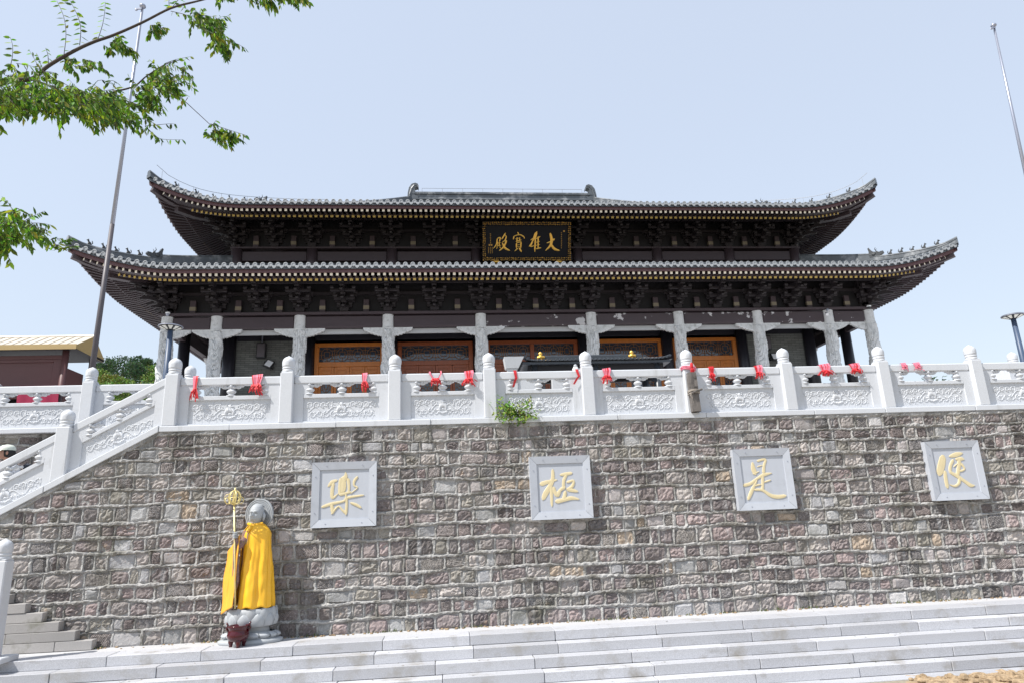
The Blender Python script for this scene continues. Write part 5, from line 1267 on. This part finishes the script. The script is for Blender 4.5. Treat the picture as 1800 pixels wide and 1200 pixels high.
for (xa, xb, za, zb) in ((-13.3, -9.34, 5.86, 5.96), (-9.52, -9.34, 4.9, 5.86), (-13.3, -9.52, 5.78, 5.858)):
    b = MB(); b.box(xa, xb, 6.325, 6.359, za+.001, zb-.001, bev=.006); b.build('shutter_frame', MAT['maroon'], t)
b = MB(); b.box(-9.30, -9.26, 6.45, 7.25, 3.6, 5.66); b.build('side_panel', MAT['maroon'], t)
b = MB(); b.box(-13.3, -9.3, 6.9, 6.96, 3.4, 5.5); b.build('back_panel', MAT['wood_deep'], t)
b = MB(); b.box(-13.3, -9.3, 6.35, 6.95, 3.4, 4.62); b.build('counter', MAT['wood'], t)
b = MB(); P = []
for j in range(9): P.append([(-9.75+.9*i/16+.01*math.sin(j*2), 5.5-.02*math.sin(i*1.3)*j/8, 5.02-.9*j/8+.012*math.sin(i*.9)*(1 if j else 0)) for i in range(17)])
for j in range(5): P.insert(0, [(-9.75+.9*i/16, 5.5+.15*(j+1), 5.03+.015*math.sin(i*.8+j)) for i in range(17)])
b.grid(P); o = b.build('cloth', MAT['cloth_red'], None, smooth=True); tag(o, 'crimson cloth draped over the stall table seen under the rail by the kiosk', 'cloth')
tt = thing('stall_table', 'dark stall table in front of the maroon kiosk', 'table', (-10.1, 5.85, 3.4))
b = MB(); b.box(-1.4, 1.35, -.33, .4, 1.56, 1.61); b.build('tabletop', MAT['wood'], tt)
for sx_ in (-1.3, 1.25):
    for sy_ in (-.28, .33): b = MB(); b.box(sx_-.03, sx_+.03, sy_-.03, sy_+.03, 0, 1.56); b.build('leg', MAT['wood'], tt)
for i, (x, w_, h) in enumerate(((-10.95, .30, .13), (-10.62, .26, .11), (-10.32, .24, .10))):
    b = MB(); b.ball((0, 0, h*.5), w_*.5, .14, h*.6, 10, 6); b.ball((w_*.2, -.03, h*.6), w_*.3, .12, h*.5, 8, 5); b.ball((-w_*.2, .03, h*.55), w_*.28, .12, h*.5, 8, 5)
    o = b.build('goods_bag', MAT['cloth_white'], None, smooth=True); o.location = (x, 5.62, 5.01); tag(o, ('largest white bag of goods on the stall table', 'middle white bag of goods on the stall table', 'white bag of goods nearest the crimson cloth')[i], 'bag', 'bags on the stall table')

# ------------------------------------------------------------------ incense pavilion on the court
t = thing('censer_pavilion', 'low incense pavilion with a black tiled roof and gold finials before the middle doors', 'pavilion', (0, 0, 0))
xa, xb, ya, yb, ze, zr = 1.98, 5.97, 5.9, 7.5, 5.50, 5.72
b = MB(); P = []; 
def pv(u, v):                                                   # u 0..1 along, v 0 eave .. 1 ridge
    c = min(u, 1-u); x = xa+(xb-xa)*u; x = x + (xa+.62-x if False else 0); z = ze+(zr-ze)*(v**1.25) + .09*max(0, 1-c/.12)**2*(1-v)**2; ins = .58*v; x = max(xa+ins, min(xb-ins, x)); return x, ya+.8*v, z
for side in (0, 1):
    b.grid([[(pv(u, v)[0], pv(u, v)[1] if side == 0 else ya+yb-pv(u, v)[1], pv(u, v)[2]) for u in np.linspace(0, 1, 33)] for v in np.linspace(0, 1, 7)], flip=bool(side))
b.grid([[(xa+.58*v, ya+.8*v+(yb-ya-1.6*v)*q, ze+(zr-ze)*v**1.25) for v in np.linspace(0, 1, 5)] for q in (0, .25, .5, .75, 1)]); b.grid([[(xb-.58*v, ya+.8*v+(yb-ya-1.6*v)*q, ze+(zr-ze)*v**1.25) for v in np.linspace(0, 1, 5)] for q in (0, .25, .5, .75, 1)], flip=True)
b.box(xa+.05, xb-.05, ya+.06, yb-.06, ze-.07, ze-.01); b.build('roof', MAT['pav_tile'], t)
b = MB()
for i in range(37):
    u = (i+.5)/37; pts = [Vector(pv(u, v)) for v in np.linspace(0, 1, 5)]; pts[0] = pts[0]+Vector((0, -.02, .01)); b.tube([p+Vector((0, 0, .012)) for p in pts], .030, 6)
b.build('roof_tiles', MAT['pav_tile'], t, kind='stuff')
b = MB(); b.box(xa+.58, xb-.58, 6.63, 6.77, zr-.02, zr+.10, bev=.02); b.build('ridge', MAT['pav_tile'], t)
for x in (2.60, 5.10):
    b = MB(); b.lathe([(.11, -.06), (.12, .0), (.06, .03), (.12, .06), (.13, .10), (.07, .15), (.055, .17), (.075, .20), (.072, .25), (.03, .29), (.004, .31)], 16, (x, 6.66, zr-.02)); b.ball((x+.09, 6.62, zr+.07), .07, .05, .06, 8, 5); b.ball((x-.08, 6.62, zr+.06), .06, .05, .06, 8, 5); o = b.build('gold_finial', MAT['gold'], t, smooth=True); o.location = (x*.24, 6.66*.24, (zr-.02)*.24); o.scale = (.76, .76, .76)
for x in (2.35, 3.95, 5.6):
    for y in (6.15, 7.25): b = MB(); b.tube([(x, y, 3.4), (x, y, ze-.06)], .09, 12); b.build('pillar', MAT['pav_tile'], t, smooth=True)
b = MB(); b.box(xa+.2, xb-.2, ya+.2, ya+.32, ze-.32, ze-.075); b.box(xa+.2, xb-.2, yb-.32, yb-.2, ze-.32, ze-.075); b.build('lintel', MAT['wood_deep'], t)
for (x0, x1_, z1) in ((1.62, 2.44, 5.03), (2.72, 3.42, 5.03)):
    b = MB(); b.box(x0, x1_, 5.7, 5.86, 3.4, z1, bev=.01); b.build('grey_panel', MAT['plaster'], t)
b = MB(); b.add([(1.56, 5.62, 5.27), (1.88, 5.62, 5.27), (1.88, 5.9, 5.27), (1.56, 5.9, 5.27), (1.52, 5.58, 5.55), (2.02, 5.58, 5.55), (2.02, 5.94, 5.55), (1.52, 5.94, 5.55)], [(3, 2, 1, 0), (4, 5, 6, 7), (0, 1, 5, 4), (1, 2, 6, 5), (2, 3, 7, 6), (3, 0, 4, 7)]); b.box(1.6, 1.84, 5.66, 5.86, 3.4, 5.268); b.build('stone_pier', MAT['plaster'], t)
p = at(1012, 652, 4.6); tj = thing('ceramic_jar', 'small white lidded ceramic jar on a stand before the black pavilion roof', 'jar', (p.x, 4.6, p.z-.05))
b = MB(); b.lathe([(.05, 0), (.075, .03), (.08, .10), (.055, .15), (.04, .16)], 16); b.build('jar', MAT['ceramic'], tj, smooth=True)
b = MB(); b.lathe([(.045, .162), (.05, .18), (.03, .21), (.0, .225)], 14); b.build('lid', MAT['statue'], tj, smooth=True)
b = MB(); b.box(-.05, .05, -.05, .05, 3.4-p.z+.05, -.001); b.build('stand', MAT['old_granite'], tj)

# ------------------------------------------------------------------ visitor coming down the stairs
pt = thing('person', 'person in a pale cap and white shirt on the stairs behind the sloping balustrade', 'person', (-6.97, .95, 1.52))
me = bpy.data.meshes.new('body'); f_ = Vector((-.85, -.5, 0)).normalized(); s2 = Vector((-f_.y, f_.x, 0))
def J(fw, sd, z): return tuple(f_*fw + s2*sd + Vector((0, 0, z)))
jt = [J(0, 0, .78), J(.01, 0, .95), J(.02, 0, 1.12), J(.05, 0, 1.24), J(.08, 0, 1.31), J(.10, 0, 1.40), J(.10, 0, 1.47),
      J(.02, .15, 1.18), J(.03, .20, .98), J(.14, .20, .80), J(.02, -.15, 1.18), J(.00, -.20, .98), J(.10, -.22, .80),
      J(.02, .08, .74), J(.12, .09, .42), J(.08, .09, .08), J(.18, .09, .03), J(-.01, -.08, .74), J(-.02, -.09, .45), J(-.14, -.09, .22), J(-.04, -.09, .17)]
ed = [(0, 1), (1, 2), (2, 3), (3, 4), (4, 5), (5, 6), (2, 7), (7, 8), (8, 9), (2, 10), (10, 11), (11, 12), (0, 13), (13, 14), (14, 15), (15, 16), (0, 17), (17, 18), (18, 19), (19, 20)]
rd = [.125, .12, .13, .07, .048, .085, .07, .06, .042, .032, .06, .042, .032, .085, .062, .042, .04, .085, .062, .042, .04]
me.from_pydata(jt, ed, []); me.materials.append(MAT['skin']); o = link('body', me, pt)
sk = o.modifiers.new('skin', 'SKIN'); o.modifiers.new('sub', 'SUBSURF').levels = 2; o.modifiers['sub'].render_levels = 2; sk.use_smooth_shade = True
for i, r in enumerate(rd): me.skin_vertices[0].data[i].radius = (r, r)
me.skin_vertices[0].data[0].use_root = True
def torso(name, z0, z1, prof, mt):
    b = MB(); P = []
    for z, a, c_, fw in prof: P.append([Vector((0, 0, z))+f_*(fw+c_*math.cos(t_))+s2*a*math.sin(t_) for t_ in np.linspace(0, 2*math.pi, 25)[:-1]])
    b.grid(P, wrap=True)
    for s_ in (-1, 1):
        if name == 'shirt': b.tube([J(.02, s_*.13, 1.21), J(.02, s_*.19, 1.12), J(.03, s_*.215, .98)], [.075, .07, .062], 10)
        else: b.tube([J(.01, s_*.08, .78), J(.12 if s_ > 0 else -.02, s_*.09, .43), J(.08 if s_ > 0 else -.13, s_*.09, .1 if s_ > 0 else .24)], [.10, .08, .065], 10)
    b.build(name, mt, pt, smooth=True)
torso('shirt', .7, 1.25, ((.72, .16, .13, 0), (.85, .155, .13, .0), (1.0, .165, .14, .01), (1.15, .175, .135, .02), (1.23, .13, .10, .04), (1.27, .065, .065, .06)), MAT['shirt'])
torso('trousers', .5, .8, ((.55, .15, .12, 0), (.70, .155, .13, 0), (.80, .15, .125, 0)), MAT['navy'])
hd = Vector(J(.10, 0, 1.42))
b = MB(); b.ball(tuple(hd+f_*-.02), .092, .092, .105, 14, 8); b.tube([hd-f_*.08, hd-f_*.14-Vector((0, 0, .08)), hd-f_*.13-Vector((0, 0, .22))], [.04, .035, .012], 8); b.build('hair', MAT['hair'], pt, smooth=True)
b = MB(); c_ = hd+f_*.055; b.ball(tuple(c_-Vector((0, 0, .012))), .066, .066, .088, 14, 8); b.ball(tuple(c_+f_*.072-Vector((0, 0, .01))), .016, .016, .024, 8, 5)
for s_ in (-1, 1): b.ball(tuple(hd+s2*s_*.088-Vector((0, 0, .01))), .02, .014, .03, 8, 5)
b.build('face', MAT['skin'], pt, smooth=True)
b = MB()
for s_ in (-1, 1): b.ball(tuple(c_+f_*.060+s2*s_*.028+Vector((0, 0, .012))), .011, .011, .006, 8, 4)
b.ball(tuple(c_+f_*.058-Vector((0, 0, .052))), .02, .02, .006, 8, 4); b.build('eyes_and_mouth', MAT['hair'], pt)
b = MB(); cz = hd+Vector((0, 0, .035)); P = []
for z, r in ((0, .112), (.03, .112), (.06, .10), (.085, .07), (.098, .02)): P.append([cz+Vector((0, 0, z))+f_*r*1.04*math.cos(t_)+s2*r*.96*math.sin(t_) for t_ in np.linspace(0, 2*math.pi, 25)[:-1]])
b.grid(P, wrap=True); P = [[cz+f_*(.105+.085*u*math.cos(q))*1.0*math.cos(q*.8)+s2*(.105+.01*u)*math.sin(q)+Vector((0, 0, -.02*u)) for q in np.linspace(-1.0, 1.0, 11)] for u in (0, .5, 1)]; b.grid(P); b.build('cap', MAT['cap'], pt, smooth=True)
for s_, (fw, sd, z) in ((1, (.15, .20, .78)), (-1, (.11, -.22, .78))):
    b = MB(); c0 = Vector(J(fw, sd, z)); b.ball(tuple(c0), .03, .03, .04, 8, 5)
    for k in range(4): b.tube([c0+f_*(.015*k-.02)-Vector((0, 0, .02)), c0+f_*(.016*k-.015)-Vector((0, 0, .06)), c0+f_*(.016*k-.005)+s2*.01-Vector((0, 0, .085-.006*abs(k-1)))], [.011, .010, .007], 6)
    b.tube([c0+f_*.025, c0+f_*.05-Vector((0, 0, .025)), c0+f_*.055-Vector((0, 0, .05))], [.012, .010, .007], 6); b.build('hand', MAT['skin'], pt, smooth=True)
bag = MB(); bag.box(-.06, .06, -.11, .11, -.15, .15, bev=.03); o = bag.build('backpack', MAT['navy'], None); o.location = Vector((-6.97, .95, 2.62))-f_*.20; o.rotation_euler = (0, 0, math.atan2(f_.y, f_.x)); tag(o, 'dark backpack on the back of the person in the white shirt', 'backpack')
# ------------------------------------------------------------------ trees on the far hill
def hill_tree(label, px, topy, wpx, boty, Y, cols, group, conifer=True, seed=0):
    rr = random.Random(seed+int(px*7+topy)); tp = at(px, topy, Y); s_ = (Y+10.97)/1200*1.02; W_ = wpx*s_; H_ = (boty-topy)*s_
    t = thing('conifer_tree' if conifer else 'broadleaf_bush', label, 'tree' if conifer else 'bush', (tp.x, Y, tp.z-H_), group)
    b = MB(); b.tube([(0, 0, -1.5), (0, 0, H_*.3), (0, 0, H_*.85)], [.16, .12, .03], 6); b.build('trunk', MAT['bark'], t)
    f = MB(); lob = [(rr.uniform(-.3, .3)*W_, rr.uniform(-.3, .3)*W_, rr.uniform(.2, .8)*H_, rr.uniform(.25, .42)*W_) for _ in range(7)] + [(0, 0, H_*.80, W_*.24), (0, 0, H_*.5, W_*.42), (0, 0, H_*.25, W_*.42)]
    n = int(1500 + 260*W_)
    for k in range(n):
        lx, ly, lz, lr = rr.choice(lob); d = Vector((rr.gauss(0, 1), rr.gauss(0, 1), rr.gauss(0, 1))).normalized(); u = rr.uniform(.55, 1.05)
        p = Vector((lx, ly, lz)) + Vector((d.x*lr, d.y*lr, d.z*lr*(1.25 if conifer else .75)))*u
        if p.z > H_*1.02 or p.z < 0: continue
        f.c = tuple(v*rr.uniform(.65, 1.35) for v in rr.choice(cols)); L = rr.uniform(.13, .26)*(1 if conifer else 1.1)
        dd = (d + Vector((rr.uniform(-.5, .5), rr.uniform(-.5, .5), (.9 if conifer else .1)+rr.uniform(-.3, .3)))).normalized(); f.leaf(p, dd, L, L*.8, d)
    f.build('crown', MAT['conifer'], t, kind='stuff')
DK = [(.050, .098, .048), (.068, .12, .055), (.038, .076, .042)]; LT = [(.15, .23, .055), (.19, .27, .065), (.11, .18, .045)]; YL = [(.20, .22, .06), (.16, .19, .05)]
GC = 'dark conifers on the far hill'; GB = 'light green bushes on the far hill'
hill_tree('dark conifer nearest the gold roofed kiosk on the far hill', 194, 631, 32, 668, 92, DK, GC)
hill_tree('broad dark conifer, second from the kiosk on the far hill', 219, 628, 42, 676, 90, DK, GC)
hill_tree('dark conifer with the highest crown on the far hill', 243, 626, 28, 660, 96, DK, GC)
hill_tree('small dark conifer behind the tallest ones on the far hill', 258, 630, 20, 650, 100, DK, GC)
hill_tree('dark pointed conifer standing in front of the others on the far hill', 240, 636, 36, 678, 82, DK, GC)
hill_tree('dark conifer beside the carved column at the end of the far hill', 275, 638, 22, 668, 88, DK, GC)
hill_tree('small dark conifer seen just past the flagpole on the far hill', 173, 639, 16, 655, 96, DK, GC)
hill_tree('light green bush by the flagpole on the far hill', 176, 648, 30, 678, 84, LT, GB, False)
hill_tree('yellowish green bush low on the far hill', 196, 661, 44, 680, 76, YL, GB, False)
hill_tree('light green bush between the two front conifers on the far hill', 262, 642, 30, 676, 84, LT, GB, False)
hill_tree('light green bush under the carved column on the far hill', 280, 658, 34, 684, 78, LT, GB, False)
hill_tree('light green bush under the front conifer on the far hill', 226, 668, 40, 700, 72, LT, GB, False)
hill_tree('green bush seen under the landing rail beside its post', 190, 676, 50, 712, 66, LT, GB, False)
hill_tree('green bush seen under the landing rail near the corner post', 250, 676, 60, 720, 64, DK+LT, GB, False)
hill_tree('low green bush farthest down the hill under the landing rail', 218, 682, 60, 724, 60, LT, GB, False)

# ------------------------------------------------------------------ dirt heap at the foot of the steps
b = MB(); P = []
for j in range(44):
    row = []
    for i in range(90):
        x = 5.35 + 4.2*i/89; y = -1.62 - 1.9*j/43; e = min(1, (x-5.35)/.7)*min(1, max(0, (9.6-x)/.4)); f = math.exp(-((y+2.35)/.50)**2)
        h = .10*f*e*(.65+.5*mnoise.noise((x*1.6, y*1.6, 0))) + .045*abs(mnoise.noise((x*7, y*7, 3)))*e + .03*mnoise.noise((x*17, y*17, 5))*e
        row.append((x, y, -.66 + h*1.0))
    P.append(row)
b.grid(P)
for k in range(150):
    x = R.uniform(5.8, 9.2); y = R.uniform(-2.9, -1.95); r = R.uniform(.012, .06); h = .10*math.exp(-((y+2.35)/.5)**2)*.65
    b.ball((x, y, -.655+h+r*.3), r*R.uniform(.8, 1.4), r*R.uniform(.8, 1.3), r*R.uniform(.6, 1), 6, 4)
b.build('dirt_heap', MAT['dirt'], None, kind='stuff')

# ------------------------------------------------------------------ overhanging tree, its trunk just outside the picture
tr = thing('overhanging_tree', 'leafy green tree branches reaching into the picture from the upper left', 'tree', (0, 0, 0))
YB = -6.9
def W3(p, y=YB): q = at(p[0], p[1], y); return q
limbs = MB(); twigs = []
def limb(pts, r0, r1, ya=YB, yb=None, leaves=True):
    yb = ya if yb is None else yb; n = len(pts); P = [W3(p, ya+(yb-ya)*i/(n-1)) for i, p in enumerate(pts)]
    S_ = smooth_path([tuple(p) for p in P], 5); q = MB(); q.tube([tuple(p) for p in S_], [(r0+(r1-r0)*i/(len(S_)-1))*.74 for i in range(len(S_))], 7); q.build('branch', MAT['bark'], tr, smooth=True)
    if leaves: twigs.append([Vector(p) for p in S_])
    return S_
base = Vector((-5.6, -7.4, -.63))
trunk = MB(); trunk.tube([tuple(base), (-5.55, -7.35, 1.2), (-5.4, -7.25, 2.6), (-5.2, -7.2, 3.6)], [.20, .17, .15, .12], 10); trunk.build('trunk', MAT['bark'], tr, smooth=True)
boughs = [MB(), MB(), MB()]
boughs[0].tube([(-5.2, -7.2, 3.6), (-4.6, -7.1, 4.0), (-3.7, -7.0, 4.15), tuple(W3((-60, 175), -6.95)), tuple(W3((0, 147), -6.9))], [.11, .07, .04, .022, .0155], 8)
boughs[1].tube([(-5.3, -7.2, 3.3), (-4.5, -6.9, 3.35), tuple(W3((-60, 425), -6.75)), tuple(W3((-5, 420), -6.7))], [.08, .045, .016, .009], 8)
boughs[2].tube([(-4.6, -7.1, 4.0), (-3.6, -6.8, 4.05), tuple(W3((-40, 185), -6.75)), tuple(W3((0, 186), -6.7))], [.05, .03, .015, .0104], 8)
for q in boughs: q.build('bough', MAT['bark'], tr, smooth=True)
A_ = [(0, 147), (30, 141), (58, 138), (85, 116), (130, 90), (165, 74), (200, 62), (250, 40), (300, 15), (345, 3), (380, -6)]
limb(A_, .021, .008, -6.9, -6.6, False)
B_ = [(55, 140), (90, 152), (120, 165), (170, 172), (205, 160), (236, 152), (258, 132), (290, 112)]
limb(B_[:5], .009, .008, -6.88, -6.7, True); limb([(203, 161), (236, 152), (258, 134), (290, 114), (320, 105)], .009, .003, -6.7, -6.6)
limb([(0, 186), (20, 190), (60, 194), (110, 200), (160, 205), (215, 212)], .014, .004, -6.7, -6.5)
limb([(0, 176), (40, 165), (80, 178), (130, 185), (190, 190), (240, 205)], .008, .003, -6.75, -6.85)
limb([(300, 165), (320, 175), (345, 197), (372, 222)], .004, .003, -6.6, -6.55, False)
limb([(240, 158), (275, 155), (300, 165)], .005, .004, -6.65, -6.6)
T_ = {}
fol = []                                                       # every leaf: position, direction, length, width, normal, colour
LR = random.Random(42)
GREENS = [(.095, .185, .028), (.15, .25, .034), (.065, .135, .026), (.22, .31, .045), (.045, .090, .024)]
def add_leaf(p, d, L=None, col=None, nrm=None):
    L = L or LR.uniform(.028, .056); c = col or LR.choice(GREENS); c = tuple(v*LR.uniform(.75, 1.3) for v in c)
    if LR.random() < .03: c = (.20, .19, .03)
    fol.append((p, d, L, L*LR.uniform(.38, .50), nrm or Vector((LR.uniform(-1, 1), LR.uniform(-1, .2), LR.uniform(-.2, 1))), c))
def sprig(p0, d, length, n, hang=.7, r=.0022):
    """a thin twig with alternate leaves hanging from it"""
    p0 = Vector(p0); d = Vector(d).normalized(); pts = [p0]
    for i in range(5):
        d = (d + Vector((LR.uniform(-.12, .12), LR.uniform(-.12, .12), -.10*hang))).normalized(); pts.append(pts[-1]+d*length/5)
    limbs.tube([tuple(p) for p in pts], [r*(1-.13*i) for i in range(6)], 4)
    for k in range(n):
        t = (k+.6)/n*5; i = min(4, int(t)); p = pts[i].lerp(pts[i+1], t-i); ax = (pts[i+1]-pts[i]).normalized()
        sd = ax.cross(Vector((0, 1, .2))).normalized()*(1 if k % 2 else -1)
        add_leaf(p, ax*.45 + sd*.6*(1-hang*.55) + Vector((LR.uniform(-.25, .25), LR.uniform(-.35, .35), -hang*LR.uniform(.2, 1.15))))
    return pts
def region(poly_px, n, ya, yb, length=(.10, .20), hang=.8, nl=(8, 13)):
    xs = [p[0] for p in poly_px]; ys = [p[1] for p in poly_px]
    def inside(x, y):
        c = False; j = len(poly_px)-1
        for i in range(len(poly_px)):
            xi, yi = poly_px[i]; xj, yj = poly_px[j]
            if (yi > y) != (yj > y) and x < (xj-xi)*(y-yi)/(yj-yi)+xi: c = not c
            j = i
        return c
    k = 0
    while k < n:
        x, y = LR.uniform(min(xs), max(xs)), LR.uniform(min(ys), max(ys))
        if not inside(x, y): continue
        k += 1; sprig(W3((x, y), LR.uniform(ya, yb)), (LR.uniform(-.2, 1), LR.uniform(-.8, .8), LR.uniform(-.5, .3)), LR.uniform(*length), LR.randint(*nl), hang)
# the dense hanging mass
region([(0, 120), (30, 105), (60, 112), (85, 130), (80, 150), (40, 150), (0, 160)], 46, -7.1, -6.6)
region([(-30, 160), (50, 158), (120, 150), (175, 160), (220, 172), (232, 195), (228, 210), (170, 205), (100, 190), (40, 183), (-30, 185)], 280, -7.3, -6.2, (.08, .17), .9, (9, 14))
region([(-30, 170), (40, 172), (60, 185), (-30, 190)], 36, -7.2, -6.5)
region([(232, 150), (262, 125), (300, 108), (322, 118), (318, 150), (290, 160), (250, 172)], 69, -6.9, -6.4, (.07, .14), .8, (8, 12))
region([(225, 160), (265, 165), (272, 185), (235, 195)], 21, -6.8, -6.5, (.08, .13), .9)
region([(322, 20), (352, 24), (385, 42), (394, 62), (372, 60), (345, 48), (325, 36)], 44, -6.8, -6.4, (.07, .14), .8)
region([(372, 62), (400, 72), (410, 80), (378, 82)], 15, -6.7, -6.4, (.08, .12), .9)
region([(420, -18), (520, -22), (532, -6), (500, 0), (455, 0), (430, -6)], 58, -6.8, -6.3, (.07, .12), .9)
region([(370, -20), (410, -20), (405, -4), (380, -6)], 12, -6.7, -6.4, (.07, .10), .9)
region([(366, 224), (412, 236), (408, 245), (372, 248)], 21, -6.6, -6.4, (.06, .11), .9); 
region([(258, 42), (280, 42), (284, 50), (262, 52)], 12, -6.7, -6.5, (.05, .08), .9)
region([(170, 72), (215, 70), (226, 84), (190, 88)], 20, -6.8, -6.6, (.07, .11), .95)
region([(100, 98), (165, 105), (185, 118), (120, 120)], 21, -6.8, -6.6, (.07, .11), .95)
region([(-40, 385), (0, 372), (30, 368), (58, 385), (78, 412), (92, 425), (60, 428), (30, 420), (-40, 425)], 89, -7.0, -6.4, (.08, .14), .85)
region([(-10, 425), (20, 425), (25, 438), (-10, 440)], 9, -6.8, -6.5, (.07, .10), .9)
# loose upright and outlying shoots, read one by one
def shoot(px, y, n, hang, r=.0028):
    pts = [W3(p, y) for p in px]; S_ = [Vector(q) for q in smooth_path([tuple(p) for p in pts], 4)]
    limbs.tube([tuple(p) for p in S_], [r*(1-.7*i/len(S_)) for i in range(len(S_))], 4)
    for k in range(n):
        t = (k+.8)/n*(len(S_)-1); i = min(len(S_)-2, int(t)); p = S_[i].lerp(S_[i+1], t-i); ax = (S_[i+1]-S_[i]).normalized(); sd = Vector((1 if k % 2 else -1, LR.uniform(-.4, .4), 0))
        add_leaf(p, ax*.25+sd*(1-hang*.6)+Vector((0, LR.uniform(-.3, .3), -hang)), LR.uniform(.036, .056))
shoot([(112, 100), (116, 62), (112, 30), (100, 2)], -6.8, 17, .25); shoot([(140, 80), (142, 50), (135, 25), (120, -4)], -6.7, 20, .45)
shoot([(172, 70), (180, 45), (184, 22), (185, 4)], -6.7, 15, .35); shoot([(18, 118), (22, 98), (22, 80), (18, 66)], -6.8, 9, .2)
shoot([(85, 112), (84, 96), (80, 85)], -6.8, 6, .6); shoot([(298, 14), (297, 2), (302, -10)], -6.6, 5, .3); shoot([(302, 14), (312, 2), (320, -8)], -6.6, 6, .4)
shoot([(255, 222), (275, 220), (300, 218), (310, 219)], -6.5, 7, 1.0); shoot([(255, 222), (270, 236), (285, 245), (322, 246)], -6.5, 16, .9); shoot([(372, 222), (380, 212)], -6.55, 4, .7)
shoot([(370, 218), (400, 228), (432, 238)], -6.55, 18, .9); shoot([(330, 172), (322, 184), (316, 186)], -6.6, 5, .9); shoot([(392, 80), (412, 76), (432, 86)], -6.6, 10, 1.0)
shoot([(300, 20), (330, 28), (350, 44), (380, 60)], -6.7, 16, .8); shoot([(290, 112), (310, 105), (335, 100)], -6.6, 10, .6); shoot([(318, 128), (335, 140), (340, 146)], -6.6, 6, .8)
shoot([(60, 400), (90, 432), (112, 424), (125, 418)], -6.7, 22, .5); shoot([(95, 428), (110, 436), (132, 432)], -6.7, 14, .4); shoot([(20, 375), (28, 366), (40, 372)], -6.7, 8, .4); shoot([(0, 430), (12, 446), (18, 464)], -6.7, 9, .9)
shoot([(150, 178), (172, 142), (200, 150)], -6.7, 6, .8); shoot([(190, 150), (196, 142), (206, 146)], -6.7, 6, .5)
limbs.build('twigs', MAT['bark'], tr, smooth=True, kind='stuff')
order = list(range(len(fol))); LR.shuffle(order); single = set(order[:0]) | set(range(len(fol)-300, len(fol)))
f = MB(); f.c = (0, 0, 0)
for i, (p, d, L, w_, nr, c) in enumerate(fol):
    if i in single:
        q = MB(); q.c = c; q.leaf(p, d, L, w_, nr); q.build('leaf', MAT['leaf'], tr)
    else: f.c = c; f.leaf(p, d, L, w_, nr)
f.build('foliage', MAT['leaf'], tr, kind='stuff')
